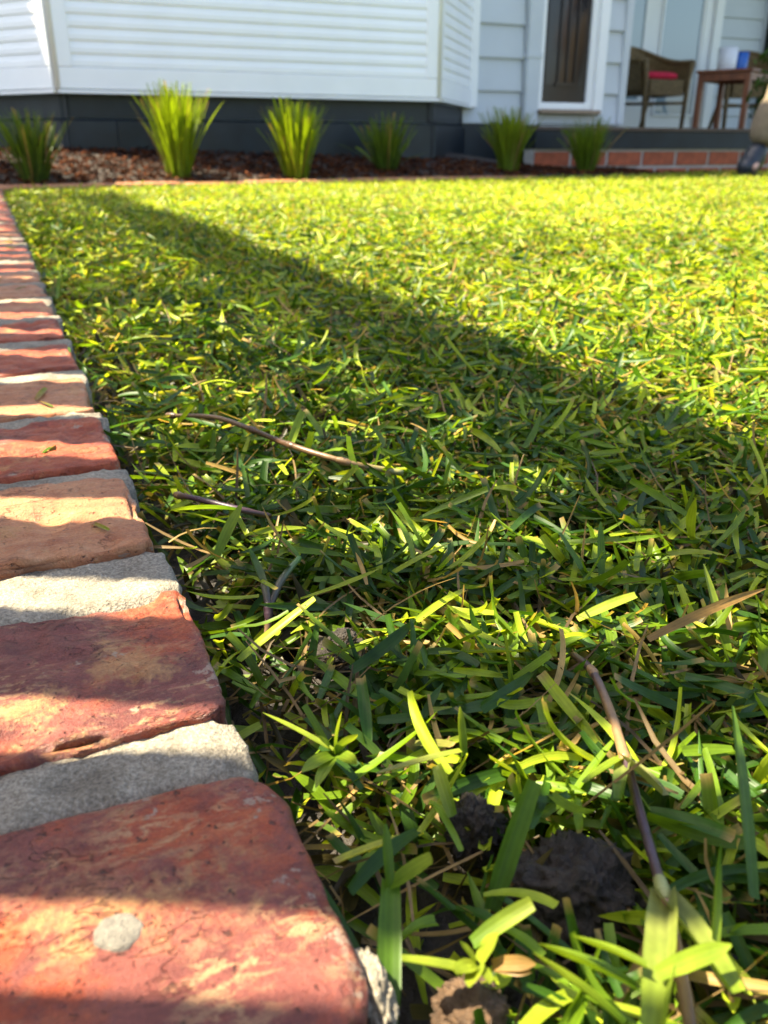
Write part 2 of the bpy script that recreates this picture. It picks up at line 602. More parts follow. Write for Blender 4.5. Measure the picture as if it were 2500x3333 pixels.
# ------------------------------------------------------------------ brick edging
def rounded_box(L, W, H, r, step, seed, rough, chips=1.0, plan=0.0):
    """brick with worn corners; local x along its length, z=0 at the top"""
    hx, hy, hz = L / 2, W / 2, H / 2

    def axis(h, st):
        n = max(2, int(round(2 * h / st)))
        return np.linspace(-h, h, n + 1)
    ax, ay, az = axis(hx, step), axis(hy, step), axis(hz, step * 1.6)
    vs, fs = [], []
    base = 0
    for (a, b, fix, order, sgn) in ((ax, ay, hz, 'xyz', 1), (ax, ay, -hz, 'xyz', -1), (ax, az, hy, 'xzy', -1), (ax, az, -hy, 'xzy', 1),
                                    (ay, az, hx, 'yzx', 1), (ay, az, -hx, 'yzx', -1)):
        A, B = np.meshgrid(a, b)
        C = np.full_like(A, fix)
        d = {order[0]: A, order[1]: B, order[2]: C}
        p = np.stack([d['x'], d['y'], d['z']], -1).reshape(-1, 3)
        i = np.arange(len(a) * len(b)).reshape(len(b), len(a)) + base
        q = np.stack([i[:-1, :-1], i[:-1, 1:], i[1:, 1:], i[1:, :-1]], -1).reshape(-1, 4)
        if sgn < 0:
            q = q[:, ::-1]
        vs.append(p)
        fs.append(q)
        base += len(p)
    p = np.concatenate(vs)
    fs = np.concatenate(fs)
    h = np.array([hx, hy, hz])
    q = np.clip(p, -(h - r), h - r)
    nrm = p - q
    ln = np.linalg.norm(nrm, axis=1, keepdims=True)
    nrm = np.where(ln > 1e-9, nrm / np.maximum(ln, 1e-9), 0)
    p = q + nrm * r
    if plan > r:
        hp = np.array([hx - plan, hy - plan])
        q2 = np.clip(p[:, :2], -hp, hp)
        d2 = p[:, :2] - q2
        l2 = np.linalg.norm(d2, axis=1)
        li = np.max(np.abs(d2), axis=1)
        k2 = np.where(l2 > 1e-9, li / np.maximum(l2, 1e-9), 1.0)
        p[:, :2] = q2 + d2 * k2[:, None]
    off = np.zeros(len(p))
    edge = np.sum(np.abs(nrm) > 0.25, axis=1) >= 2
    for i in range(len(p)):
        a = Vector(p[i]) + Vector((seed * 3.1, seed * 1.7, seed))
        n1 = mnoise.noise(a * 28)
        n2 = mnoise.noise(a * 95)
        n3 = mnoise.noise(a * 260)
        off[i] = rough * (n1 * 0.0016 + n2 * 0.0010 + n3 * 0.0005)
        f_ = mnoise.noise(Vector((a.x * 34, a.y * 120, a.z * 60)))
        f2_ = mnoise.noise(Vector((a.x * 80, a.y * 240, a.z * 90 + 4)))
        off[i] -= rough * (max(0.0, f_ - 0.12) * 0.0030 + max(0.0, f2_ - 0.15) * 0.0016)
        c = mnoise.noise(a * 48 + Vector((9, 3, 1)))
        if c > 0.28:
            off[i] -= rough * min((c - 0.28) * 0.008, 0.0022)
        if edge[i]:
            e = mnoise.noise(a * 60 + Vector((2, 8, 4)))
            off[i] -= chips * max(0, e - 0.1) * 0.007
    p = p + nrm * off[:, None]
    p[:, 2] -= hz
    # weld the seams between the six faces
    key = np.round(p * 20000).astype(np.int64)
    _, first, inv = np.unique(key, axis=0, return_index=True, return_inverse=True)
    inv = inv.ravel()
    return p[first], inv[fs]


ANG = math.atan2(VY, VX)                     # a brick's length runs across the row
tops = [-0.103, 0.0, 0.0938, 0.2014, 0.296, 0.391, 0.493]
while tops[-1] < 3.02:
    tops.append(tops[-1] + random.uniform(0.098, 0.104))
tone = {0: (0.3, 0.5, 0.5), 1: (0.36, 0.60, 1.0), 2: (0.36, 0.62, 0.8), 3: (0.80, 0.15, 0.45), 4: (0.08, 0.35, 0.2), 5: (0.82, 0.15, 0.5), 6: (0.1, 0.4, 0.2)}

path = empty('brick_path')
path_mortar_holder = path


def joint_profile():
    rows_u = np.concatenate([np.arange(-0.2, 0.36, 0.0019), np.arange(0.36, 0.75, 0.0035), np.arange(0.75, 1.4, 0.008), np.arange(1.4, 3.15, 0.03)])
    cols = np.concatenate([np.linspace(-0.236, -0.08, 8), np.linspace(-0.077, -0.004, 34)])
    downs = [(0.0, -0.0002), (0.0012, -0.0012), (0.0018, -0.004), (0.002, -0.008), (0.0022, -0.012), (0.0022, -0.018), (0.0026, -0.025), (0.003, -0.034), (0.004, -0.075)]
    tp = np.array(tops)
    V = []
    for u in rows_u:
        # inside a joint the mortar swells out past the bricks, beside a brick it hides below
        k = np.searchsorted(tp, u)
        inside = True
        if k < len(tp):
            lo = tp[k] - 0.078
            inside = u < lo
            edge_d = min(abs(u - lo), abs(u - tp[k]))
        swell = 1.0 if inside else max(0.0, 1 - edge_d / 0.010)
        swell = swell + 0.35 * mnoise.noise(Vector((u * 40, 3.3, 0)))
        for c in cols:
            x, y = uv(u, c)
            n = mnoise.noise(Vector((u * 60, c * 60, 5))) * 0.0017 + mnoise.noise(Vector((u * 170, c * 170, 8))) * 0.0012 + mnoise.noise(Vector((u * 420, c * 420, 2))) * 0.0007
            V.append((x, y, float(zb(y)) - 0.0004 + n * 0.8 - (0 if inside else 0.004 * min(1, edge_d / 0.004))))
        for dv, dz in downs:
            n = mnoise.noise(Vector((u * 90, dz * 120, 2))) * 0.003 + mnoise.noise(Vector((u * 260, dz * 300, 4))) * 0.0012
            vv = -0.001 + dv + min(swell, 1.0) * 0.0065 + n * (0.7 if dz < -0.001 else 1.0)
            x, y = uv(u, vv)
            V.append((x, y, float(zb(y)) - 0.0004 + dz + n * 0.5 - (0 if inside else 0.003)))
    nc = len(cols) + len(downs)
    nr = len(rows_u)
    i = np.arange(nr * nc).reshape(nr, nc)
    F = np.stack([i[:-1, :-1], i[:-1, 1:], i[1:, 1:], i[1:, :-1]], -1).reshape(-1, 4)
    return np.array(V), F


v, f = joint_profile()
bpy.data.objects.remove(path)
path = obj('brick_path', v, f, M_MORTAR, smooth=True)
tag(path, 'path edge of old red and tan bricks set on edge in sandy mortar', 'path', kind='structure')

far_mesh = None
for i, tp in enumerate(tops):
    u = tp - 0.0352 + {1: -0.0055, 2: 0.003, 3: 0.003}.get(i, 0.0)
    x, y = uv(u, -0.115 + (0.010 if i < 2 else 0.0075 if i == 2 else 0.004))
    xr, yr = uv(u, -0.02)
    W = 0.0785 + random.uniform(-0.002, 0.002)
    if i < 8:
        st, ch = (0.0017 if 0 < i < 4 else 0.0024), 1.0
    elif i < 14:
        st, ch = 0.006, 1.0
    else:
        st, ch = 0.016, 0.8
    if i < 16 or i % 4 == 0:
        rr = {1: 0.0035, 0: 0.0035}.get(i, 0.0025)
        vv, ff = rounded_box(0.23, W, 0.10, rr, st, i * 5.37 + 1.2, 0.4 if i == 1 else 1.0, ch, {1: 0.016, 2: 0.008}.get(i, 0.006))
        b = obj('brick', vv, ff, M_BRICK, path, smooth=True)
        far_mesh = b.data
    else:
        b = link(bpy.data.objects.new('brick', far_mesh), path)
    slope = 0.026 / 0.8 * math.exp(-yr / 0.8)
    b.location = (x, y, float(zb(yr)) + random.uniform(-0.0012, 0.0012))
    b.rotation_euler = (R(random.uniform(-0.5, 0.5)) + slope * UY, R(random.uniform(-0.4, 0.4)), ANG + R(random.uniform(-1.2, 1.2)))
    t3 = tone.get(i) or random.choice([(0.1, 0.4, 0.2), (0.15, 0.6, 0.3), (0.9, 0.1, 0.3), (0.3, 0.3, 0.5), (0.05, 0.2, 0.2), (0.55, 0.4, 0.4)])
    b.color = (*t3, 1)

q = at_z(385, 3035, 0.004)
V, F = [], []
for r_, z_ in ((1.0, -0.0015), (0.96, 0.0003), (0.8, 0.0009), (0.45, 0.0012), (0.0, 0.0012)):
    for k in range(26):
        a = 2 * math.pi * k / 26
        e = 1 + 0.16 * mnoise.noise(Vector((math.cos(a) * 2, math.sin(a) * 2, 3)))
        V.append((r_ * e * 0.0052 * math.cos(a), r_ * e * 0.0046 * math.sin(a), z_))
for i in range(4):
    for k in range(26):
        F.append((i * 26 + k, i * 26 + (k + 1) % 26, (i + 1) * 26 + (k + 1) % 26, (i + 1) * 26 + k))
M_PLUG = mat_soil('grey_mortar', (0.17, 0.15, 0.13), (0.32, 0.29, 0.24), 0.8, 500)
plug = obj('mortar_spot', V, F, M_PLUG, path, True)
plug.location = q

# brick border in front of the garden bed
bl = (BE1 - BE0).length + 0.15
bm = MB()
pts = []
n_b = 11
bang = math.atan2(bed_dir.y, bed_dir.x)
border = empty('brick_border', (BE0.x, BE0.y, 0.0), bang)
bpy.data.objects.remove(border)
border = MB().box(-0.30, n_b * 0.243 - 0.30, 0.004, 0.076, -0.06, 0.029).build('brick_border', M_MORTAR)
border.location = (BE0.x, BE0.y, 0)
border.rotation_euler = (0, 0, bang)
tag(border, 'row of bricks laid end to end along the mulched garden bed', 'border', kind='structure')
bb = None
for i in range(n_b):
    if i % 3 == 0:
        vv, ff = rounded_box(0.231, 0.086, 0.07, 0.006, 0.012, 60 + i, 1.0)
        bb = mesh_of('brick', vv, ff, M_BRICK, True)
    b = link(bpy.data.objects.new('brick', bb), border)
    b.location = (-0.18 + 0.243 * i, 0.040, 0.033 + random.uniform(-0.002, 0.002))
    b.color = (*random.choice([(0.9, 0.1, 1.0), (0.95, 0.1, 0.8), (0.75, 0.2, 1.0)]), 1)

# ------------------------------------------------------------------ garden bed and mulch
TH = R(23.3)
EX, EY = math.cos(TH), math.sin(TH)
NX, NY = -EY, EX
AX, AY = -1.277, 3.75                       # left front corner of the bay


def house_local(x, y):
    x = x - AX
    y = y - AY
    return x * EX + y * EY, x * NX + y * NY


def house_world(t, s):
    return AX + t * EX + s * NX, AY + t * EY + s * NY


def sstep(a, b, x):
    x = np.clip((np.asarray(x, float) - a) / (b - a), 0, 1)
    return x * x * (3 - 2 * x)


def bed_z(x, y):
    d = bed_side(x, y) - 0.07
    w = np.clip(d / 0.50, 0, 1)
    top = 0.138 - 0.085 * sstep(0.15, 1.0, x)
    fall = sstep(1.25, 1.75, x) * 0.05
    return 0.026 + (top - 0.026) * w - fall * np.clip(d / 0.1, 0, 1)


xs = np.arange(-2.6, 2.2, 0.05)
V, F = [], []
rows = np.linspace(0.06, 1.25, 16)
ul = np.arange(-0.7, 4.1, 0.06)
U_, D_ = np.meshgrid(ul, rows)
X_ = BE0.x + U_ * bed_dir.x + D_ * bed_nrm.x
Y_ = BE0.y + U_ * bed_dir.y + D_ * bed_nrm.y
Z_ = bed_z(X_, Y_) + vnoise(X_, Y_, 9, 4) * 0.012
i = np.arange(U_.size).reshape(U_.shape)
f = np.stack([i[:-1, :-1], i[:-1, 1:], i[1:, 1:], i[1:, :-1]], -1).reshape(-1, 4)
bed = obj('garden_bed', np.stack([X_, Y_, Z_], -1).reshape(-1, 3), f, M_BED, smooth=True)
tag(bed, 'raised garden bed heaped with bark mulch below the house', 'garden bed', kind='structure')

N = 16000
cu = rng.uniform(-0.6, 3.7, N)
cd = rng.uniform(0.075, 0.85, N)
cx = BE0.x + cu * bed_dir.x + cd * bed_nrm.x
cy = BE0.y + cu * bed_dir.y + cd * bed_nrm.y
t_, s__ = house_local(cx, cy)
ok = (s__ < np.where(t_ < 2.2, 0.08, 0.22)) & (cx < 1.85 + rng.uniform(-0.2, 0.2, N))
cx, cy = cx[ok], cy[ok]
N = len(cx)
cz = bed_z(cx, cy) + rng.uniform(0.0, 0.014, N)
a = rng.uniform(0, 2 * math.pi, N)
L = rng.uniform(0.008, 0.030, N)
W = rng.uniform(0.003, 0.008, N)
T = rng.uniform(0.001, 0.004, N)
el = rng.normal(0.1, 0.35, N)
ro = rng.normal(0, 0.6, N)
ux = np.stack([np.cos(a) * np.cos(el), np.sin(a) * np.cos(el), np.sin(el)], -1)
sx = np.stack([-np.sin(a), np.cos(a), np.zeros(N)], -1)
nx_ = np.cross(ux, sx)
sx2 = sx * np.cos(ro)[:, None] + nx_ * np.sin(ro)[:, None]
nx2 = nx_ * np.cos(ro)[:, None] - sx * np.sin(ro)[:, None]
ctr = np.stack([cx, cy, cz], -1)
vv = []
for (p, q, r) in ((-1, -1, -1), (1, -.5, -1), (1, .6, -1), (-1, 1, -1), (-1, -1, 1), (1, -.5, 1), (1, .6, 1), (-1, 1, 1)):
    vv.append(ctr + ux * (p * L / 2)[:, None] + sx2 * (q * W / 2)[:, None] + nx2 * (r * T / 2)[:, None])
vv = np.stack(vv, 1).reshape(-1, 3)
q = np.array([(0, 3, 2, 1), (4, 5, 6, 7), (0, 1, 5, 4), (1, 2, 6, 5), (2, 3, 7, 6), (3, 0, 4, 7)])
ff = (q[None] + (np.arange(N) * 8)[:, None, None]).reshape(-1, 4)
pal = np.array([(0.045, 0.016, 0.007), (0.105, 0.036, 0.014), (0.19, 0.068, 0.026), (0.018, 0.009, 0.005), (0.26, 0.12, 0.055)])
pal = pal * np.array([0.60, 0.50, 0.40])
cc = pal[rng.choice(5, N, p=[.3, .27, .18, .17, .08])] * rng.uniform(0.8, 1.2, (N, 1))
cc = np.concatenate([np.repeat(cc, 8, 0), np.ones((N * 8, 1))], 1)
mulch = obj('mulch', vv, ff, M_MULCH, bed, col=cc)
tag(mulch, kind='stuff')

# ------------------------------------------------------------------ house
house = empty('house', (AX, AY, 0.0), TH)
tag(house, 'white and pale grey weatherboard house with slate base, bay and raised porch', 'house')


def slat_panel(parent, L, z0, z1, pitch, mat, name='slat', x0=0.0):
    """overlapping slats across a wall panel; local y<0 is outwards"""
    n = int((z1 - z0) / pitch)
    me = None
    for i in range(n):
        za = z0 + i * pitch
        if me is None:
            m = MB().prism([(0.0, 0.0), (-0.008, 0.0), (-0.0165, 0.005), (-0.0165, pitch * 0.5), (-0.010, pitch + 0.003), (0.0, pitch + 0.003)], x0, L)
            me = mesh_of(name, m.v, m.f, mat)
        o = link(bpy.data.objects.new(name, me), parent)
        o.location = (0, 0, za)
        o.rotation_euler = (0, 0, R(random.uniform(-0.04, 0.04)))


BAY = [((-0.494, 0.598), (0.0, 0.0)), ((0.0, 0.0), (1.655, 0.0)), ((1.655, 0.0), (2.149, 0.598))]
ZP = 0.352                                  # underside of the bay panels
for bi, (p, q) in enumerate(BAY):
    L = math.hypot(q[0] - p[0], q[1] - p[1])
    an = math.atan2(q[1] - p[1], q[0] - p[0])
    m = MB().box(0, L, 0.0, 0.05, ZP + 0.002, 2.35)
    w = m.build('bay_wall', M_WHITE, house)
    w.location = (p[0], p[1], 0)
    w.rotation_euler = (0, 0, an)
    st = 0.062 if bi == 1 else 0.045
    zr = ZP + 0.088
    slat_panel(w, L - st, zr, 2.25, 0.0455, M_WHITE, x0=st)
    MB().box(0.004, st, -0.022, 0.0, zr, 2.3).build('stile', M_WHITE, w, bevel=0.003)
    MB().box(L - st, L - 0.004, -0.022, 0.0, zr, 2.3).build('stile', M_WHITE, w, bevel=0.003)
    MB().box(0.004, L - 0.004, -0.0215, 0.0, ZP + 0.012, zr - 0.001).build('bottom_rail', M_WHITE, w, bevel=0.003)
    MB().prism([(0.0, ZP - 0.004), (-0.028, ZP - 0.004), (-0.028, ZP + 0.006), (-0.0, ZP + 0.011)], 0.0, L).build('drip_edge', M_WHITE, w)
# corner beads of the bay
for (x, y) in ((0.0, 0.0), (1.655, 0.0)):
    MB().tube([(x, y - 0.012, ZP + 0.012), (x, y - 0.012, 2.3)], 0.0145, 10).build('corner_post', M_WHITE, house, smooth=True)
# white end board where the bay meets the wall
MB().box(2.118, 2.165, 0.535, 0.60, ZP, 2.35).build('corner_board', M_WHITE, house, bevel=0.003)

# slate base under the bay: an upper board set back, a lower board proud of it
for bi, (p, q) in enumerate(BAY):
    L = math.hypot(q[0] - p[0], q[1] - p[1])
    an = math.atan2(q[1] - p[1], q[0] - p[0])
    e = empty('x')
    bpy.data.objects.remove(e)
    b1 = MB().box(0.0, L, 0.030, 0.06, 0.262, ZP - 0.005).build('base_board', M_SLATE, house)
    lens = [-0.006, 0.21, 0.93, L + 0.006] if bi == 1 else [-0.006, L + 0.006]
    bs = [MB().prism([(0.06, 0.0), (0.012, 0.0), (0.012, 0.250), (0.03, 0.259), (0.06, 0.259)], xa + 0.0015, xb - 0.0015).build('base_board', M_SLATE, house)
          for xa, xb in zip(lens[:-1], lens[1:])]
    for o in [b1] + bs:
        o.location = (p[0], p[1], 0)
        o.rotation_euler = (0, 0, an)

# set back wall with weatherboards
S1 = 0.598
WZ = 0.276
W_END = 3.156


def boards(parent, x0, x1, z0, z1, pitch, mat):
    n = int(math.ceil((z1 - z0) / pitch))
    for i in range(n):
        za = z0 + i * pitch
        MB().prism([(0.0, za), (-0.024, za), (-0.024, za + 0.012), (-0.008, za + pitch - 0.001), (0.0, za + pitch - 0.001)], x0, x1).build('weatherboard', mat, parent)


wall = MB().box(2.13, W_END - 0.012, S1 + 0.001, S1 + 0.10, 0.10, 2.6).build('front_wall', M_BOARD, house)
DX0, DX1 = 2.580, 2.885                      # the door leaf
wall_b = empty('x')
bpy.data.objects.remove(wall_b)


def boards_at(parent, x0, x1, s, z0, z1, pitch, mat):
    n = int(math.ceil((z1 - z0) / pitch))
    for i in range(n):
        za = z0 + i * pitch
        MB().prism([(s, za), (s - 0.024, za), (s - 0.024, za + 0.012), (s - 0.008, za + pitch - 0.002), (s, za + pitch - 0.002)], x0, x1).build('weatherboard', mat, parent)


boards_at(wall, 2.10, 2.462, S1, WZ, 2.55, 0.160, M_BOARD)
boards_at(wall, 2.985, W_END - 0.045, S1, WZ, 2.55, 0.160, M_BOARD)
MB().box(2.565, 2.984, S1 - 0.022, S1, WZ + 0.002, 0.325).build('weatherboard', M_BOARD, wall)
MB().box(W_END - 0.043, W_END, S1 - 0.034, S1 + 0.05, WZ + 0.001, 2.55).build('corner_board', M_BOARD, house, bevel=0.003)
MB().box(W_END - 0.011, W_END + 0.001, S1 + 0.051, 2.5, 0.255, 2.6).build('side_wall', M_BOARD, house)
# downpipe
dp = MB().box(2.468, 2.552, S1 - 0.058, S1 - 0.001, 0.268, 2.5).build('downpipe', M_BOARD, house, bevel=0.006)
MB().box(2.463, 2.557, S1 - 0.062, S1 - 0.002, 0.60, 0.625).build('pipe_bracket', M_BOARD, dp)
# base below the wall
MB().box(2.02, 2.60, S1 - 0.012, S1 - 0.001, 0.0, WZ - 0.004).build('base_board', M_SLATE, house)

# door in a white frame over a timber step
DZ = 0.385
fr = MB()
fr.box(2.558, DX0, S1 - 0.045, S1 + 0.0, 0.330, 2.4)
fr.box(2.925, 2.984, S1 - 0.055, S1 + 0.0, 0.330, 2.4)
fr.box(2.886, 2.924, S1 - 0.030, S1 + 0.0, 0.352, 2.4)
fr.build('door_frame', M_WHITE, house, bevel=0.003)
MB().box(2.558, 2.955, S1 - 0.085, S1 - 0.001, 0.328, 0.349).build('door_step', M_STEP, house, bevel=0.003)
MB().box(DX0 + 0.001, 2.885, S1 - 0.040, S1 - 0.001, 0.351, DZ).build('door_sill', M_WHITE, house, bevel=0.003)
door = MB().box(DX0, DX1, S1 - 0.014, S1 - 0.001, DZ + 0.001, 2.35).build('door', M_DOOR, house)
MB().box(DX0 + 0.03, DX1 - 0.03, S1 - 0.017, S1 - 0.0145, 0.475, 2.2).build('door_glass', M_DOORGLASS, door)
for bx in (DX0 + 0.105, DX0 + 0.16, DX0 + 0.215):
    MB().box(bx, bx + 0.013, S1 - 0.026, S1 - 0.0172, 0.49, 2.2).build('glazing_bar', M_DOOR, door)
MB().box(DX0 + 0.095, DX0 + 0.24, S1 - 0.0262, S1 - 0.0174, 0.468, 0.489).build('glazing_bar', M_DOOR, door)

# raised porch deck
SD = 0.25
D0, D1 = 2.367, 4.75
deck = MB().box(D0 + 0.01, D1, SD + 0.03, 2.5, 0.13, 0.234).build('deck', M_SLATE, house)
nb = 22
for i in range(nb):
    y0 = SD - 0.004 + i * 0.102
    MB().box(D0, D1, y0, y0 + 0.097, 0.236, 0.255).build('deck_board', M_DECK, deck, bevel=0.002)
MB().box(D0, D1, SD + 0.004, SD + 0.028, 0.147, 0.2345).build('fascia_board', M_SLATE, deck)
MB().box(D0 + 0.001, D0 + 0.022, SD + 0.03, S1 - 0.02, 0.147, 0.2345).build('fascia_board', M_SLATE, deck)
plinth = MB().box(D0 + 0.005, D1, SD + 0.022, SD + 0.12, -0.08, 0.146).build('plinth', plain('pale_mortar', (0.5, 0.47, 0.42), 0.9, 0.15, 60, 0.4, 200), house)
M_PB = plain('dull_red_brick', (0.36, 0.088, 0.034), 0.75, 0.35, 25, 0.5, 90)
for r in range(3):
    z1 = 0.133 - r * 0.087
    x = D0 + 0.008 + (0.1 if r % 2 else 0.0)
    me = None
    while x < D1 - 0.05:
        wv = min(0.216, D1 - x)
        if me is None or wv < 0.216:
            mm = MB().box(0, wv, 0, 0.05, 0.002, 0.072)
            me = mesh_of('brick', mm.v, mm.f, M_PB)
        o = link(bpy.data.objects.new('brick', me), plinth)
        o.location = (x, SD + 0.013 + random.uniform(-0.002, 0.002), z1 - 0.073)
        x += 0.238

# porch back wall: french door and boards
S2 = 2.5
back = MB().box(W_END + 0.002, 7.6, S2 + 0.001, S2 + 0.1, 0.2, 2.7).build('porch_wall', M_BOARD, house)
FX0, FX1 = 4.30, 5.44
fd = MB().box(FX0, FX1, S2 - 0.012, S2, 0.258, 2.3).build('glazed_door', M_WHITE, house)


def ring(parent, x0, x1, z0, z1, w, y0, y1, name, mat):
    m = MB()
    m.box(x0, x0 + w, y0, y1, z0, z1)
    m.box(x1 - w, x1, y0, y1, z0, z1)
    m.box(x0 + w, x1 - w, y0, y1, z0, z0 + w)
    m.box(x0 + w, x1 - w, y0, y1, z1 - w, z1)
    return m.build(name, mat, parent, bevel=0.003)


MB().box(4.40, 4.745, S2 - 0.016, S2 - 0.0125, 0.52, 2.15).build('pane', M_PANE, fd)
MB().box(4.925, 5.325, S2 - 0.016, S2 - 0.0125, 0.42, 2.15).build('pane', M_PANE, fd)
ring(fd, 4.385, 4.76, 0.50, 2.17, 0.02, S2 - 0.028, S2 - 0.0165, 'glazing_bead', M_WHITE)
ring(fd, 4.91, 5.34, 0.40, 2.17, 0.02, S2 - 0.028, S2 - 0.0165, 'glazing_bead', M_WHITE)
MB().box(FX1 + 0.001, FX1 + 0.085, S2 - 0.045, S2, 0.257, 2.35).build('door_frame', M_WHITE, house, bevel=0.004)
MB().box(5.345, 5.40, S2 - 0.030, S2 - 0.0125, 0.30, 2.25).build('door_stile', M_WHITE, fd, bevel=0.004)
boards_at(back, FX1 + 0.087, 5.99, S2, 0.262, 2.6, 0.150, M_BOARD)
MB().box(5.991, 6.02, S2 - 0.03, S2 + 0.0, 0.26, 2.6).build('corner_board', M_BOARD, house)
dark = MB().box(6.03, 8.2, S2 - 0.10, S2 - 0.03, -0.05, 2.7).build('dark_wall', M_DARKWALL, house)
for i in range(16):
    za = 0.0 + i * 0.165
    MB().prism([(S2 - 0.101, za), (S2 - 0.125, za), (S2 - 0.110, za + 0.163), (S2 - 0.101, za + 0.163)], 6.03, 8.2).build('weatherboard', M_DARKWALL, dark)
# simple roof far above the view
roof = MB()
roof.prism([(-0.04, 2.36), (-0.04, 2.40), (0.75, 2.72), (0.75, 2.66)], -0.25, 2.2)
roof.prism([(0.56, 2.60), (0.56, 2.66), (4.2, 3.9), (4.2, 3.8)], -3.4, 8.3)
roof.prism([(7.8, 2.60), (7.8, 2.66), (4.2, 3.9), (4.2, 3.8)], -3.4, 8.3)
roof.build('roof', M_ROOF, house)
MB().box(-3.3, -0.49, S1 + 0.0, S1 + 0.1, -0.05, 2.6).build('front_wall', M_BOARD, house)
MB().box(-3.3, -3.2, S1 + 0.101, 7.8, -0.05, 2.6).build('end_wall', M_BOARD, house)
MB().box(-3.2, 8.2, 7.7, 7.8, -0.05, 2.6).build('rear_wall', M_BOARD, house)

DECK_Z = 0.255


# ------------------------------------------------------------------ furniture
def make_chair(label):
    """low wicker tub chair; faces local -y"""
    root = empty('wicker_chair')
    tag(root, label, 'chair', 'wicker chairs on the porch')
    w, d = 0.175, 0.19                        # half sizes of the seat
    sz = 0.36
    # seat with a deep apron
    m = MB()
    m.box(-w + 0.01, w - 0.01, -d + 0.005, d - 0.01, sz - 0.02, sz)
    m.build('seat', M_WICKER, root, bevel=0.006)
    m = MB()
    m.box(-w + 0.02, w - 0.02, -d - 0.005, -d + 0.012, sz - 0.105, sz - 0.001)
    m.box(-w - 0.004, -w + 0.013, -d + 0.02, d - 0.02, sz - 0.105, sz - 0.0205)
    m.box(w - 0.013, w + 0.004, -d + 0.02, d - 0.02, sz - 0.105, sz - 0.0205)
    m.build('apron', M_WICKER, root, bevel=0.004)
    # curved shell: arms rising to the back
    n = 26
    V, F = [], []
    for i in range(n + 1):
        a = math.pi * (i / n)                 # 0: right front, pi: left front
        x = math.cos(a) * (w + 0.035)
        y = -d + 0.02 + (math.sin(a) ** 0.6) * (2 * d + 0.04)
        top = 0.475 + 0.12 * (math.sin(a) ** 1.6)
        low = sz - 0.09
        ox = math.cos(a) * 0.03
        oy = math.sin(a) * 0.045
        for j in range(6):
            h = low + (top - low) * j / 5
            g = j / 5
            V.append((x + ox * g, y + oy * g, h))
            V.append((x * 0.93 + ox * g, y - 0.018 * (0.2 + math.sin(a)) + oy * g, h))
    for i in range(n):
        for j in range(5):
            b0 = i * 12 + j * 2
            b1 = b0 + 12
            F.append((b0, b1, b1 + 2, b0 + 2))
            F.append((b0 + 1, b0 + 3, b1 + 3, b1 + 1))
        F.append((i * 12 + 10, i * 12 + 22, i * 12 + 23, i * 12 + 11))
        F.append((i * 12, i * 12 + 1, i * 12 + 13, i * 12 + 12))
    obj('backrest', V, F, M_WICKER, root, smooth=True)
    rail = []
    for i in range(n + 1):
        a = math.pi * (i / n)
        rail.append((math.cos(a) * (w + 0.055), -d + 0.02 + (math.sin(a) ** 0.6) * (2 * d + 0.04) + math.sin(a) * 0.04,
                     0.48 + 0.12 * (math.sin(a) ** 1.6)))
    MB().tube(rail, 0.02, 8).build('top_rail', M_WICKER, root, smooth=True)
    for sx_ in (-1, 1):
        MB().tube([(sx_ * (w + 0.045), -d - 0.005, 0.485), (sx_ * (w + 0.02), -d, sz), (sx_ * (w + 0.005), -d, 0.0)], [0.02, 0.019, 0.016], 8).build('leg', M_WICKER, root, smooth=True)
        MB().tube([(sx_ * (w - 0.02), d - 0.02, sz), (sx_ * (w - 0.01), d + 0.02, 0.22), (sx_ * (w + 0.03), d + 0.13, 0.0)], 0.016, 8).build('leg', M_WICKER, root, smooth=True)
    m = MB()
    m.tube([(-w, -d + 0.01, 0.205), (w, d - 0.02, 0.205)], 0.011, 6)
    m.tube([(w, -d + 0.01, 0.206), (-w, d - 0.02, 0.206)], 0.011, 6)
    m.build('stretcher', M_WICKER, root, smooth=True)
    # cushion
    V, F = [], []
    nn = 20
    prof = [(0.0, 0.0), (0.8, 0.0), (0.98, 0.012), (1.0, 0.028), (0.95, 0.043), (0.75, 0.052), (0.4, 0.056), (0.0, 0.057)]
    for r_, z_ in prof:
        for k in range(nn):
            a = 2 * math.pi * k / nn
            c, s = math.cos(a), math.sin(a)
            e = 0.5
            V.append((r_ * 0.165 * math.copysign(abs(c) ** e, c), r_ * 0.165 * math.copysign(abs(s) ** e, s), sz + 0.002 + z_))
    for i in range(len(prof) - 1):
        for k in range(nn):
            F.append((i * nn + k, i * nn + (k + 1) % nn, (i + 1) * nn + (k + 1) % nn, (i + 1) * nn + k))
    cu = obj('seat_cushion', V, F, M_RED, root, smooth=True)
    return root


chair = make_chair('wicker tub chair with red cushion in front of the white glazed door')
p = at_d(2112, 420, 7.2)
chair.location = (p.x - 0.03, p.y, DECK_Z)
chair.rotation_euler = (0, 0, R(24))
chair2 = copy_tree(chair)
chair2['label'] = 'wicker tub chair with red cushion half hidden behind the wooden table'
p = at_d(2415, 420, 7.5)
chair2.location = (p.x, p.y, DECK_Z)
chair2.rotation_euler = (0, 0, R(-8))

# table seen by its corner
tp_ = at_d(2418, 420, 6.25)
table = empty('side_table', (tp_.x, tp_.y, DECK_Z), R(50))
tag(table, 'low red-brown wooden table with square legs holding a pot and a cup', 'table')
TL, TW, THh = 0.35, 0.42, 0.375
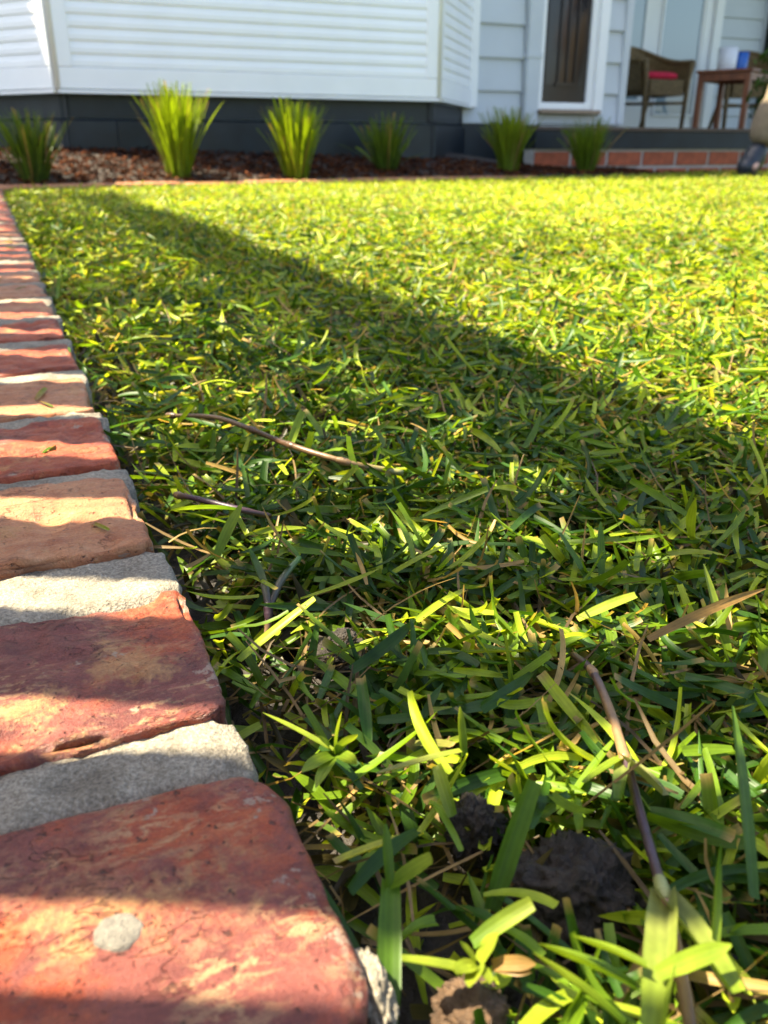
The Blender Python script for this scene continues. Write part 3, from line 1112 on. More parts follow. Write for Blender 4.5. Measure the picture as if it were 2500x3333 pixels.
# local origin at the near corner; x runs to the right side, y to the left side
MB().box(-0.012, TW + 0.012, -0.012, TL + 0.012, THh - 0.018, THh).build('table_top', M_WOOD, table, bevel=0.004)
m = MB()
m.box(0.03, TW - 0.03, 0.004, 0.02, THh - 0.065, THh - 0.0185)
m.box(0.03, TW - 0.03, TL - 0.02, TL - 0.004, THh - 0.065, THh - 0.0185)
m.box(0.004, 0.02, 0.03, TL - 0.03, THh - 0.065, THh - 0.0185)
m.box(TW - 0.02, TW - 0.004, 0.03, TL - 0.03, THh - 0.065, THh - 0.0185)
m.build('apron', M_WOOD, table)
for lx in (0.0, TW - 0.036):
    for ly in (0.0, TL - 0.036):
        MB().box(lx, lx + 0.036, ly, ly + 0.036, 0.0, THh - 0.0186).build('leg', M_WOOD, table, bevel=0.003)


def cup(name, label, cat, px, py, d, r, h, mat, dy=0.0):
    q = at_d(px, py, d)
    m = MB().lathe([(0.0, 0.0), (r * 0.88, 0.0), (r * 0.92, 0.004), (r, h), (r - 0.006, h), (r * 0.86, 0.008), (0.0, 0.008)])
    o = m.build(name, mat, None, smooth=True)
    o.location = (q.x, q.y, DECK_Z + THh + 0.001)
    return tag(o, label, cat)


cup('flower_pot', 'white ceramic pot standing on the wooden table', 'pot', 2362, 232, 6.55, 0.066, 0.142, M_POT)
cup('tumbler', 'blue cup standing beside the white pot on the wooden table', 'cup', 2408, 232, 6.58, 0.045, 0.118, M_BLUE)

# ------------------------------------------------------------------ leaf ribbons
def ribbons(base, az, el, bend, length, width, nseg, fold=0.25, tw0=0.0, tw1=0.0, curl=0.0, tip=None, cA=None, cB=None, cT=None, zmin=None, wide=3, basew=0.75):
    """N bent leaf blades at once. Returns (N, rings, wide, 3) points and (N, rings, wide, 4) tints"""
    N = len(base)
    col = lambda a: np.broadcast_to(np.asarray(a, float), (N,))
    az, el, bend, length, width, fold, tw0, tw1, curl = map(col, (az, el, bend, length, width, fold, tw0, tw1, curl))
    tip = col(1.0 if tip is None else tip)
    P = np.zeros((N, nseg + 1, wide, 3))
    C = np.zeros((N, nseg + 1, wide, 4))
    c = base.copy()
    for i in range(nseg + 1):
        s = i / nseg
        e = el - bend * s
        a = az + curl * s
        d = np.stack([np.cos(e) * np.cos(a), np.cos(e) * np.sin(a), np.sin(e)], -1)
        s0 = np.stack([-np.sin(a), np.cos(a), np.zeros(N)], -1)
        n0 = np.cross(d, s0)
        tw = tw0 + (tw1 - tw0) * s
        sd = s0 * np.cos(tw)[:, None] + n0 * np.sin(tw)[:, None]
        nn = n0 * np.cos(tw)[:, None] - s0 * np.sin(tw)[:, None]
        w = basew + (1 - basew) * min(1, s / 0.3)
        sharp = max(0.0, 1 - (max(0, s - 0.6) / 0.4) ** 2.0)
        blunt = 1 - 0.12 * max(0, (s - 0.6) / 0.4)
        ww = width * w * (tip * max(sharp, 0.03) + (1 - tip) * blunt)
        cc = c.copy()
        if zmin is not None:
            cc[:, 2] = np.maximum(cc[:, 2], zmin + 0.001 + 0.002 * s)
        if wide == 3:
            P[:, i, 0] = cc - sd * (ww / 2)[:, None]
            P[:, i, 1] = cc - nn * (fold * ww / 2)[:, None]
            P[:, i, 2] = cc + sd * (ww / 2)[:, None]
        else:
            P[:, i, 0] = cc - sd * (ww / 2)[:, None]
            P[:, i, 1] = cc + sd * (ww / 2)[:, None]
        k = cA * (1 - s) + cB * s if s < 1 or cT is None else cT
        C[:, i, :, :3] = k[:, None, :]
        for j in range(wide):
            C[:, i, j, 3] = j / (wide - 1)
        c = c + d * (length / nseg)[:, None]
    return P, C


def strip_faces(nseg, wide):
    i = np.arange((nseg + 1) * wide).reshape(nseg + 1, wide)
    return np.stack([i[:-1, :-1], i[:-1, 1:], i[1:, 1:], i[1:, :-1]], -1).reshape(-1, 4)


def flatten(P, C, fs):
    N, r, w, _ = P.shape
    f = (fs[None] + (np.arange(N) * r * w)[:, None, None]).reshape(-1, 4)
    return P.reshape(-1, 3), f, C.reshape(-1, 4)


# ------------------------------------------------------------------ tussock plants
def tussock(label, px, py, d, height, n, spread, green, seed):
    g = np.random.default_rng(seed)
    q = at_d(px, py, d)
    z = float(bed_z(q.x, q.y)) - 0.01
    az = g.uniform(0, 2 * math.pi, n)
    lean = np.abs(g.normal(0, 1, n)) * spread
    el = math.pi / 2 - np.where(lean > 0.5, np.where(g.random(n) < 0.25, np.minimum(lean, 0.9), 0.4), lean)
    br = g.uniform(0.0, 0.045, n)
    base = np.stack([br * np.cos(az), br * np.sin(az), np.zeros(n)], -1)
    ln = height * g.uniform(0.55, 1.05, n)
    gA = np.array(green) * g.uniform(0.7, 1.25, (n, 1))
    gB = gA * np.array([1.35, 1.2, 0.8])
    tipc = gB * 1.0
    brown = g.random(n) < 0.12
    tipc[brown] = (0.35, 0.22, 0.08)
    old = g.random(n) < 0.05
    gA[old] = (0.22, 0.15, 0.06)
    gB[old] = (0.30, 0.20, 0.08)
    P, C = ribbons(base, az, el, g.uniform(0.05, 0.6, n) * (0.6 + lean), ln, g.uniform(0.004, 0.0075, n), 6, 0.35, g.normal(0, 0.7, n), g.normal(0, 0.9, n),
                   g.normal(0, 0.15, n), np.where(g.random(n) < 0.5, 1.0, 0.25), gA, gB, tipc)
    v, f, c = flatten(P, C, strip_faces(6, 3))
    o = obj('tussock_plant', v, f, M_TUSSOCK, None, True, c)
    o.location = (q.x, q.y, z)
    tag(o, label, 'plant', 'strappy tussock plants along the garden bed')
    return o


G_LIT, G_SHADED = (0.17, 0.27, 0.012), (0.075, 0.135, 0.02)  # sunlight and shade put into the greens: brighter for lit plants, duller for shaded
tussock('small dark strappy plant at the bay corner, first in the row', 113, 573, 3.24, 0.24, 240, 0.25, G_SHADED, 1)
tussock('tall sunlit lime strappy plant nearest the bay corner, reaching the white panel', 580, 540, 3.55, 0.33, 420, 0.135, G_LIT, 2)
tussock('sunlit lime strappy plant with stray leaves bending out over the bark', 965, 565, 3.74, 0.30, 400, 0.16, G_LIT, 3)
tussock('small dim strappy plant below the far end of the bay', 1258, 535, 4.10, 0.24, 220, 0.28, G_SHADED, 4)
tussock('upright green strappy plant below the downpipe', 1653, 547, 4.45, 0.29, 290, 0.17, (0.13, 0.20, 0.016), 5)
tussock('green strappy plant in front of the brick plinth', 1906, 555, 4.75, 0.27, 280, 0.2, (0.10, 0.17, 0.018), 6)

# ------------------------------------------------------------------ lawn grass
def canopy(x, y):
    near = np.clip(1 - y / 1.2, 0, 1)
    return 0.030 - 0.002 * near


def pick_colors(N, g, far=0.0):
    deep = np.array((0.034, 0.092, 0.008))
    mid = np.array((0.118, 0.205, 0.010))
    lime = np.array((0.31, 0.40, 0.026))
    straw = np.array((0.40, 0.27, 0.10))
    blue = np.array((0.045, 0.108, 0.022))
    pal = np.stack([deep, mid, lime, straw, blue])
    p = np.array([0.33, 0.36, 0.17, 0.06, 0.08])
    p[2] += far * 0.36  # sunlit far lawn painted brighter: more lime, less deep green
    p[0] -= far * 0.26
    p[4] -= far * 0.06
    k = g.choice(5, N, p=p / p.sum())
    c = pal[k] * g.uniform(0.75, 1.25, (N, 1))
    return c, k


def grass_field(n, y0, y1, g, nseg, wide, lmul, wmul, far=0.0, cluster=True, dens=None, beyond=None):
    """blades spread over the lawn between two distances"""
    m = int(n * 1.0)
    y = np.sqrt(g.uniform(max(y0, 0.02) ** 2, y1 ** 2, m)) if y1 > 1 and beyond is None else g.uniform(y0, y1, m)
    u_edge = OX + (y - OY) * UX / UY               # x of the brick edge at this distance
    xr = 0.47 * np.maximum(y, 0.25) + (0.10 if y1 < 1 else 0.35)
    x = u_edge + g.uniform(0.004, 1.0, m) * (xr - u_edge)
    if beyond is not None:                         # the strip outside the frame's right edge
        x = xr + g.uniform(-0.02, 1.0, m) * beyond
    if cluster:
        # tufts: every three or four blades share a base
        k = np.arange(m) // 3 * 3
        x, y = x[k] + g.normal(0, 0.0022, m), y[k] + g.normal(0, 0.0022, m)
    u, v = to_uv(x, y)
    side = bed_side(x, y)
    t, s = house_local(x, y)
    keep = (v > 0.004) & (((side < 0.015) & (x < 1.9)) | ((x >= 1.2) & (s < SD + 0.005) & (side < 0.55) & (x > 1.2 + side * 1.1)))
    if dens is not None:
        keep &= g.random(m) < dens(x, y)
    x, y, v = x[keep], y[keep], v[keep]
    N = len(x)
    zs = soil_z(x, y)
    can = canopy(x, y)
    clip = g.random(N) < 0.5                       # loose clippings lying on the lawn
    el = np.where(clip, g.normal(0.05, 0.22, N), g.uniform(0.25, 1.25, N))
    ln = np.where(clip, g.uniform(0.016, 0.042, N), g.uniform(0.022, 0.046, N)) * lmul
    z0 = zs + np.where(clip, can * g.uniform(0.25, 0.98, N), g.uniform(0.0, 0.008, N))
    # upright blades are mown to about the same level
    reach = np.sin(np.maximum(el, 0.15)) * ln
    lim = can * g.uniform(0.8, 1.45, N)
    ln = np.where(~clip & (reach > lim), np.maximum(ln * lim / reach, 0.014), ln)
    az = g.uniform(0, 2 * math.pi, N)
    wd = g.uniform(0.0026, 0.0048, N) * wmul
    cA, k = pick_colors(N, g, far)
    pn = vnoise(x, y, 2.6, 12) + 0.5 * vnoise(x, y, 7.0, 13)
    cA = cA * (1 + 0.38 * pn)[:, None]
    sere = (g.random(N) < np.clip(pn - 0.12, 0, 1) * 0.55)
    cA = np.where(sere[:, None], cA * 0.55 + np.array((0.17, 0.13, 0.035)), cA)
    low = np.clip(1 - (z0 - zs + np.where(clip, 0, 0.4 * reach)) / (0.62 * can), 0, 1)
    dead_shade = g.random(N) < 0.75 * low * (1 - 0.85 * far)  # low blades browned like dead thatch, painting shade into the depth of the lawn
    cA = np.where(dead_shade[:, None], np.array((0.050, 0.042, 0.014)) * g.uniform(0.5, 1.6, (N, 1)), cA)
    cB = cA * np.array([1.2, 1.15, 0.9])
    pale = (g.random(N) < 0.3) & ~dead_shade
    cA = np.where((pale & ~clip)[:, None], cA * 0.5 + np.array((0.13, 0.16, 0.045)), cA)
    cut = g.random(N) < 0.7
    cT = np.where((cut & ~dead_shade & (g.random(N) < 0.4))[:, None], np.array((0.42, 0.29, 0.10)), cB)
    straw = k == 3
    wd = np.where(straw, wd * 0.6, wd)
    tip = np.where(cut, g.uniform(0.0, 0.2, N), 1.0)
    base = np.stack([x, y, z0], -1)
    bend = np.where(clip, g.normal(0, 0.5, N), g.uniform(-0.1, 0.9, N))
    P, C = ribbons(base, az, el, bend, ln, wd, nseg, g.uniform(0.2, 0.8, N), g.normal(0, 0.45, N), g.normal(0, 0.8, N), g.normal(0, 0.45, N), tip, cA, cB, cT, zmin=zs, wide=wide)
    return P, C


CLODS = [  # px, py, z of the middle, radius, flatten, label, colour
    (1880, 2890, -0.014, 0.0125, 0.8, 'large dark wet clod of soil beside the long grass runner', M_CLOD),
    (1722, 2880, -0.016, 0.0065, 1.0, 'small dark clod of soil touching the largest clod', M_CLOD),
    (1545, 2700, -0.012, 0.0068, 1.2, 'dark clod of soil with a pale grain, behind the largest clod', M_CLOD),
    (1120, 2085, -0.006, 0.0045, 0.8, 'crumbly brown clod of soil under leaning grass blades', M_CLOD),
    (1100, 2135, -0.013, 0.0105, 0.5, 'flat black patch of soil in front of the crumbly brown clod', M_CLOD),
    (1540, 3300, -0.010, 0.0070, 0.7, 'sunlit tan clod of soil at the near edge of the lawn', M_CLOD_BROWN),
]
CL_XY = [at_z(c[0], c[1], c[2]) for c in CLODS]


def near_density(x, y):
    d = np.full(len(x), 0.95)
    u, v = to_uv(x, y)
    d *= np.clip((v - 0.012) / 0.035, np.where(y < 0.4, 0.05, 0.3), 1)
    d *= np.where((y < 0.17) & (x < 0.02), 0.45, 1.0)
    for c, q in zip(CLODS, CL_XY):
        dd = np.hypot(x - q.x, y - q.y)
        d *= np.where(dd < c[3] * 1.4, 0.05, 1.0)
        # keep the line of sight to the clod mostly clear
        dd = np.hypot(x - q.x * 0.92, y - (q.y - 0.014))
        d *= np.where(dd < c[3] * 1.15, 0.15, 1.0)
    n = vnoise(x, y, 28, 9)
    d *= np.where(n < -0.18, 0.55, 1.0)
    return d


g1 = np.random.default_rng(21)
Pn, Cn = grass_field(18500, 0.055, 0.72, g1, 8, 3, 0.82, 0.82, 0.0, True, near_density)
Pb, Cb = grass_field(9000, 0.055, 0.75, np.random.default_rng(24), 4, 3, 0.5, 0.62, 0.2, False, near_density)
g2 = np.random.default_rng(22)
Pm, Cm = grass_field(48000, 0.70, 2.0, g2, 4, 3, 0.78, 0.98, 0.55)
g3 = np.random.default_rng(23)
Pf, Cf = grass_field(145000, 1.98, 5.7, g3, 3, 2, 0.85, 0.95, 1.0)

g7 = np.random.default_rng(25)
X1, K1 = grass_field(12000, -0.1, 0.75, g7, 4, 3, 0.9, 1.0, 0.1, True, None, 0.5)
X2, K2 = grass_field(26000, 0.7, 2.1, g7, 3, 2, 1.0, 1.25, 0.5, True, None, 1.3)
X3, K3 = grass_field(30000, -0.2, 3.4, g7, 3, 2, 1.3, 2.0, 0.5, True, None, 2.6)
X4, K4 = grass_field(5000, -0.25, 0.06, g7, 3, 2, 1.0, 1.2, 0.1)

# the 300 blades that show largest become parts of the lawn, the rest is one mass
mid = Pn[:, 4, 1]
ext = np.linalg.norm(Pn[:, 8, 1] - Pn[:, 0, 1], axis=1)
zo = mid[:, 1] * CP - (mid[:, 2] - CAM_H) * SP
yo = -(mid[:, 1] * SP + (mid[:, 2] - CAM_H) * CP)
px = mid[:, 0] / zo * F_PX + 1250
py = yo / zo * F_PX + 1666
inside = (px > 0) & (px < 2500) & (py > 0) & (py < 3330)
u_, v_ = to_uv(mid[:, 0], mid[:, 1])
hgt = mid[:, 2] - soil_z(mid[:, 0], mid[:, 1])
score = np.where(inside & (hgt > 0.014), ext / zo, 0)
order = np.argsort(-score)
hero, rest = order[:265], order[265:]
fs8 = strip_faces(8, 3)
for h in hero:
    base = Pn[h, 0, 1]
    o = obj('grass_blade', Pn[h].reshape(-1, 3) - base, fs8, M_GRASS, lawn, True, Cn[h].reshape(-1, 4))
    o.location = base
vs, fs, cs = [], [], []
b0 = 0
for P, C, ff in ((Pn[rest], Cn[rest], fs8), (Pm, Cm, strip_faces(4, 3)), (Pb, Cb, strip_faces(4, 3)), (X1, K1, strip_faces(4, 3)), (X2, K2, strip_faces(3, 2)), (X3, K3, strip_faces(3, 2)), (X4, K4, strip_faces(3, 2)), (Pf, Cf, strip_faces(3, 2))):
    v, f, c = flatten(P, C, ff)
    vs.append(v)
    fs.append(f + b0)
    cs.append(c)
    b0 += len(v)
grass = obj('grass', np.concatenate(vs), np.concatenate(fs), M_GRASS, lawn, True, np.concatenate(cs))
tag(grass, kind='stuff')

# fine dead stems and roots between the blades
g4 = np.random.default_rng(31)
n = 2600
y = g4.uniform(0.06, 0.8, n)
x = OX + (y - OY) * UX / UY + g4.uniform(0.004, 1, n) * (0.47 * np.maximum(y, 0.25) + 0.1 - OX - (y - OY) * UX / UY)
zs = soil_z(x, y)
base = np.stack([x, y, zs + g4.uniform(0.001, 0.02, n)], -1)
cA = np.array((0.24, 0.16, 0.07)) * g4.uniform(0.4, 1.5, (n, 1))
P, C = ribbons(base, g4.uniform(0, 6.3, n), g4.normal(0.1, 0.3, n), g4.normal(0, 0.6, n), g4.uniform(0.015, 0.05, n), g4.uniform(0.0006, 0.0016, n), 4, 0.3, 0.0, g4.normal(0, 1, n),
               g4.normal(0, 0.8, n), 0.5, cA, cA, None, zmin=zs)
v, f, c = flatten(P, C, strip_faces(4, 3))
th = obj('thatch', v, f, M_GRASS, lawn, True, c)
tag(th, kind='stuff')

# dew on the near blades
g6 = np.random.default_rng(51)
nd = 1500
bi = g6.choice(order[:3500], nd)
ri = g6.integers(2, 8, nd)
ti = g6.random(nd)
pts_d = Pn[bi, ri, 0] * (ti * 0.5)[:, None] + Pn[bi, ri, 2] * ((1 - ti) * 0.5)[:, None] + Pn[bi, ri, 1] * 0.5
rad_d = g6.uniform(0.00022, 0.00055, nd)
oc = np.array([(1, 0, 0), (-1, 0, 0), (0, 1, 0), (0, -1, 0), (0, 0, 1), (0, 0, -1)], float)
s2 = 0.7071
ring16 = np.array([(math.cos(a) * c_, math.sin(a) * c_, z_) for z_, c_ in ((-0.6, 0.8), (0.0, 1.0), (0.6, 0.8)) for a in np.arange(8) * math.pi / 4] + [(0, 0, -1), (0, 0, 1)])
fd = []
for k in range(2):
    for j in range(8):
        fd.append((k * 8 + j, k * 8 + (j + 1) % 8, k * 8 + 8 + j))
        fd.append((k * 8 + (j + 1) % 8, k * 8 + 8 + (j + 1) % 8, k * 8 + 8 + j))
for j in range(8):
    fd.append((24, (j + 1) % 8, j))
    fd.append((25, 16 + j, 16 + (j + 1) % 8))
fd = np.array(fd)
vd = pts_d[:, None, :] + ring16[None] * rad_d[:, None, None]
fdd = (fd[None] + (np.arange(nd) * 26)[:, None, None]).reshape(-1, 3)
kd = Nodes('dew')
kd.set(Base_Color=(1.0, 1.0, 1.0), Roughness=0.02, Transmission_Weight=1.0, IOR=1.33)
dew = obj('dew_drops', vd.reshape(-1, 3), fdd, kd.m, lawn, True)
tag(dew, kind='stuff')

# ------------------------------------------------------------------ clods of soil
def ico(n=3):
    t = (1 + 5 ** 0.5) / 2
    v = [Vector(p).normalized() for p in ((-1, t, 0), (1, t, 0), (-1, -t, 0), (1, -t, 0), (0, -1, t), (0, 1, t), (0, -1, -t), (0, 1, -t), (t, 0, -1), (t, 0, 1), (-t, 0, -1), (-t, 0, 1))]
    f = [(0, 11, 5), (0, 5, 1), (0, 1, 7), (0, 7, 10), (0, 10, 11), (1, 5, 9), (5, 11, 4), (11, 10, 2), (10, 7, 6), (7, 1, 8), (3, 9, 4), (3, 4, 2), (3, 2, 6), (3, 6, 8), (3, 8, 9), (4, 9, 5), (2, 4, 11), (6, 2, 10), (8, 6, 7), (9, 8, 1)]
    for _ in range(n):
        cache, nf = {}, []

        def mid(a, b):
            k = (min(a, b), max(a, b))
            if k not in cache:
                v.append(((v[a] + v[b]) / 2).normalized())
                cache[k] = len(v) - 1
            return cache[k]
        for a, b, c in f:
            x, y, z = mid(a, b), mid(b, c), mid(c, a)
            nf += [(a, x, z), (b, y, x), (c, z, y), (x, y, z)]
        f = nf
    return v, f


iv, if_ = ico(4)
for k, ((px_, py_, z, r, fl, lab, mt), q) in enumerate(zip(CLODS, CL_XY)):
    V = []
    for p in iv:
        n1 = mnoise.noise(p * 1.6 + Vector((k * 5, 2, 1)))
        n2 = mnoise.noise(p * 4.5 + Vector((k * 3, 7, 1)))
        n3 = mnoise.noise(p * 13 + Vector((k, 1, 9)))
        n4 = mnoise.noise(p * 30 + Vector((k, 4, 9)))
        rr = r * (1 + 0.34 * n1 + 0.22 * n2 + 0.16 * n3 + 0.10 * n4)
        V.append((p.x * rr, p.y * rr, p.z * rr * fl))
    o = obj('soil_clod', V, if_, mt, None, True)
    o.location = q
    tag(o, lab, 'clod', 'clods of soil between the grass')


# crumbly mortar squeezed out at the near right corner of the front brick
V = []
for p in iv:
    rr = 0.0052 * (1 + 0.30 * mnoise.noise(p * 1.7 + Vector((3, 8, 2))) + 0.14 * mnoise.noise(p * 5 + Vector((1, 2, 2))) + 0.10 * mnoise.noise(p * 14) + 0.06 * mnoise.noise(p * 34))
    V.append((p.x * rr * 0.75, p.y * rr * 1.9, p.z * rr * 1.5))
lump = obj('mortar_lump', V, if_, M_MORTAR, path, True)
lump.location = at_z(1205, 3240, -0.008)
lump.rotation_euler = (0, 0, ANG)

# ------------------------------------------------------------------ grass runners
def tint_tube(name, pts, rad, colr, parent, n=10):
    """a tube along points with a colour for each point, smoothed with a spline"""
    pts = [Vector(p) for p in pts]
    dense, rd, cd = [], [], []
    for i in range(len(pts) - 1):
        p0, p1, p2, p3 = pts[max(i - 1, 0)], pts[i], pts[i + 1], pts[min(i + 2, len(pts) - 1)]
        for j in range(6):
            t = j / 6
            dense.append(0.5 * ((2 * p1) + (p2 - p0) * t + (2 * p0 - 5 * p1 + 4 * p2 - p3) * t * t + (3 * p1 - p0 - 3 * p2 + p3) * t ** 3))
            rd.append(rad[i] * (1 - t) + rad[i + 1] * t)
            cd.append(np.array(colr[i]) * (1 - t) + np.array(colr[i + 1]) * t)
    dense.append(pts[-1])
    rd.append(rad[-1])
    cd.append(np.array(colr[-1]))
    org = dense[0].copy()
    m = MB().tube([p - org for p in dense], [q * (0.72 + 0.10 * mnoise.noise(Vector((i * 0.9, org.x * 90, 3)))) for i, q in enumerate(rd)], n)
    c = np.concatenate([np.repeat(np.array(cd), n, 0), np.ones((len(dense) * n, 1))], 1)
    o = obj(name, m.v, m.f, M_STEM, parent, True, c)
    o.location = org
    return o


def leaf_part(parent, p0, p1, width, cA, cB, sag=0.0, name='leaf', tip=1.0, tw=0.0, fold=0.45, seed=0, basew=0.7):
    """a blade from one point to another, arched by sag"""
    p0, p1 = Vector(p0), Vector(p1)
    d = p1 - p0
    L = d.length * 1.04
    az = math.atan2(d.y, d.x)
    el = math.asin(max(-1, min(1, d.z / max(d.length, 1e-6)))) + sag / 2
    P, C = ribbons(np.zeros((1, 3)), az, el, sag, L, width, 10, fold, tw, tw * 1.6, 0.0, tip, np.array([cA]), np.array([cB]), None, basew=basew)
    v, f, c = flatten(P, C, strip_faces(10, 3))
    o = obj(name, v, f, M_GRASS, parent, True, c)
    o.location = p0
    return o


def node_part(parent, p, r, colr, d=(0, 1, 0)):
    d = Vector(d).normalized()
    p = Vector(p)
    return tint_tube('node', [p - d * r * 1.5, p - d * r * 0.6, p + d * r * 0.5, p + d * r * 1.4], [r * 0.75, r * 1.05, r * 1.1, r * 0.7], [colr] * 4, parent, 12)


PURPLE, TAN, BROWN, PALE, GREEN, LIME = (0.045, 0.022, 0.034), (0.23, 0.135, 0.06), (0.075, 0.038, 0.018), (0.25, 0.26, 0.085), (0.07, 0.16, 0.012), (0.22, 0.31, 0.02)

# the long runner at the near right
r1 = empty('grass_runner', at_z(2019, 2400, -0.03))
tag(r1, 'long purple grass runner with pale sheaths leading down to the big clod', 'runner', 'grass runners creeping over the lawn')
inv = Matrix.Translation(-r1.location)


def loc(px, py, z, root):
    return at_z(px, py, z) - root.location


P1 = [loc(1866, 2131, -0.002, r1), loc(1929, 2186, 0.002, r1), loc(1984, 2310, 0.002, r1), loc(2031, 2457, 0.001, r1)]
tint_tube('stem', P1, [0.0015, 0.0017, 0.0018, 0.0020], [BROWN, PURPLE, TAN, TAN], r1)
P2 = [loc(2031, 2457, 0.001, r1), loc(2062, 2560, 0.0, r1), loc(2086, 2653, 0.0, r1), loc(2125, 2790, 0.002, r1), loc(2156, 2896, 0.003, r1)]
tint_tube('stem', P2, [0.0018, 0.0017, 0.0016, 0.0016, 0.0018], [PURPLE, PURPLE, PURPLE, PURPLE, BROWN], r1)
P3 = [loc(2156, 2896, 0.003, r1), loc(2185, 3010, 0.002, r1), loc(2215, 3160, 0.0, r1), loc(2260, 3420, -0.004, r1)]
tint_tube('stem', P3, [0.0018, 0.0018, 0.0018, 0.0018], [TAN, TAN, TAN, BROWN], r1)
node_part(r1, P1[1], 0.0019, TAN, P1[2] - P1[0])
node_part(r1, P1[3], 0.0020, TAN, P2[1] - P1[2])
node_part(r1, P2[4], 0.0021, PALE, P3[1] - P2[3])
leaf_part(r1, P1[3], loc(2010, 2590, 0.004, r1), 0.0052, PALE, GREEN, 0.5, 'sheath', 0.3, 0.6, 0.8)
leaf_part(r1, P1[3], loc(2165, 2580, 0.004, r1), 0.0050, PALE, PALE, 0.5, 'sheath', 0.3, -0.5, 0.8)
leaf_part(r1, P1[3], loc(1905, 2545, 0.003, r1), 0.0032, LIME, LIME, 0.3, 'leaf', 0.4, 0.3)
leaf_part(r1, P2[4] + Vector((0, 0, .001)), loc(2125, 3330, 0.010, r1), 0.0062, PALE, LIME, 0.5, 'sheath', 0.15, 0.35, 0.9, basew=0.8)
leaf_part(r1, P2[4] + Vector((0, 0, .001)), loc(2390, 3210, 0.008, r1), 0.0062, PALE, LIME, 0.4, 'sheath', 0.25, -0.3, 0.9, basew=0.8)
leaf_part(r1, loc(2330, 3060, 0.010, r1), loc(2348, 2760, 0.016, r1), 0.0040, LIME, GREEN, 0.15, 'leaf', 0.8, 0.9)
leaf_part(r1, loc(2110, 3140, 0.012, r1), loc(1870, 3050, 0.013, r1), 0.0042, LIME, LIME, 0.5, 'leaf', 0.9, 0.5)
leaf_part(r1, loc(2140, 3170, 0.012, r1), loc(2372, 3080, 0.014, r1), 0.0036, LIME, LIME, 0.2, 'leaf', 0.9, 0.2)
leaf_part(r1, loc(2080, 3210, 0.005, r1), loc(1760, 3080, 0.010, r1), 0.0058, GREEN, LIME, 0.6, 'leaf', 0.9, 0.5)

r2 = empty('grass_runner', at_z(830, 1420, -0.01))
tag(r2, 'woody brown grass runner lying near the red brick, knotted along its length', 'runner', 'grass runners creeping over the lawn')
Q = [loc(558, 1353, 0.011, r2), loc(700, 1358, 0.014, r2), loc(823, 1400, 0.011, r2), loc(944, 1449, 0.014, r2), loc(1120, 1502, 0.011, r2), loc(1310, 1540, 0.004, r2)]
tint_tube('stem', Q, [0.0016, 0.0017, 0.0018, 0.0020, 0.0019, 0.0021], [BROWN, TAN, BROWN, BROWN, TAN, PALE], r2)
for i in (0, 2, 3, 4):
    node_part(r2, Q[i], 0.0024, BROWN if i < 4 else TAN, Q[min(i + 1, 5)] - Q[max(i - 1, 0)])
leaf_part(r2, Q[0], loc(440, 1385, 0.010, r2), 0.0045, (0.30, 0.28, 0.08), LIME, 0.5, 'leaf', 0.5, 0.4)
leaf_part(r2, Q[3], loc(985, 1340, 0.026, r2), 0.0042, LIME, LIME, 0.2, 'leaf', 0.1, 0.6)

r3 = empty('grass_runner', at_z(720, 1640, -0.01))
tag(r3, 'short dark purple grass runner pointing away from the tan brick', 'runner', 'grass runners creeping over the lawn')
Q = [loc(580, 1612, 0.004, r3), loc(627, 1620, 0.008, r3), loc(768, 1655, 0.008, r3), loc(880, 1680, 0.002, r3)]
tint_tube('stem', Q, [0.0018, 0.0017, 0.0017, 0.0018], [TAN, PURPLE, PURPLE, BROWN], r3)
node_part(r3, Q[0], 0.0022, TAN, Q[1] - Q[0])
leaf_part(r3, Q[2], loc(560, 1665, 0.013, r3), 0.0055, GREEN, LIME, 0.4, 'leaf', 0.8, 0.4)

r4 = empty('grass_runner', at_z(872, 2080, -0.02))
tag(r4, 'upright purple grass shoot forking into grey sheaths beside the mottled brick', 'runner', 'grass runners creeping over the lawn')
Q = [loc(868, 2085, -0.014, r4), loc(874, 1988, -0.005, r4), loc(862, 1900, 0.002, r4), loc(815, 1790, 0.008, r4)]
tint_tube('stem', Q[:3], [0.0015, 0.0018, 0.0022], [TAN, PURPLE, (0.13, 0.13, 0.08)], r4)
node_part(r4, Q[1], 0.0022, PURPLE, Q[2] - Q[0])
leaf_part(r4, Q[2], Q[3], 0.0042, (0.13, 0.15, 0.07), GREEN, 0.3, 'sheath', 0.7, 0.5, 0.9)
tint_tube('stem', [Q[1], loc(915, 1890, 0.002, r4), loc(975, 1815, 0.006, r4)], [0.0018, 0.0019, 0.0014], [PURPLE, (0.12, 0.12, 0.08), GREEN], r4)
leaf_part(r4, loc(975, 1815, 0.006, r4), loc(905, 1740, 0.010, r4), 0.0035, GREEN, LIME, 0.3, 'leaf', 0.7, 0.4)

# blades that stand out in the photograph, placed one by one
YL, GRN, DK, ST = (0.27, 0.34, 0.03), (0.10, 0.19, 0.012), (0.05, 0.115, 0.012), (0.30, 0.18, 0.06)


def blade(a, b, w, cA, cB, sag=0.3, tip=0.8, tw=0.3, fold=0.4):
    return leaf_part(lawn, at_z(*a), at_z(*b), w * 0.82, cA, cB, sag, 'grass_blade', tip, tw, fold)


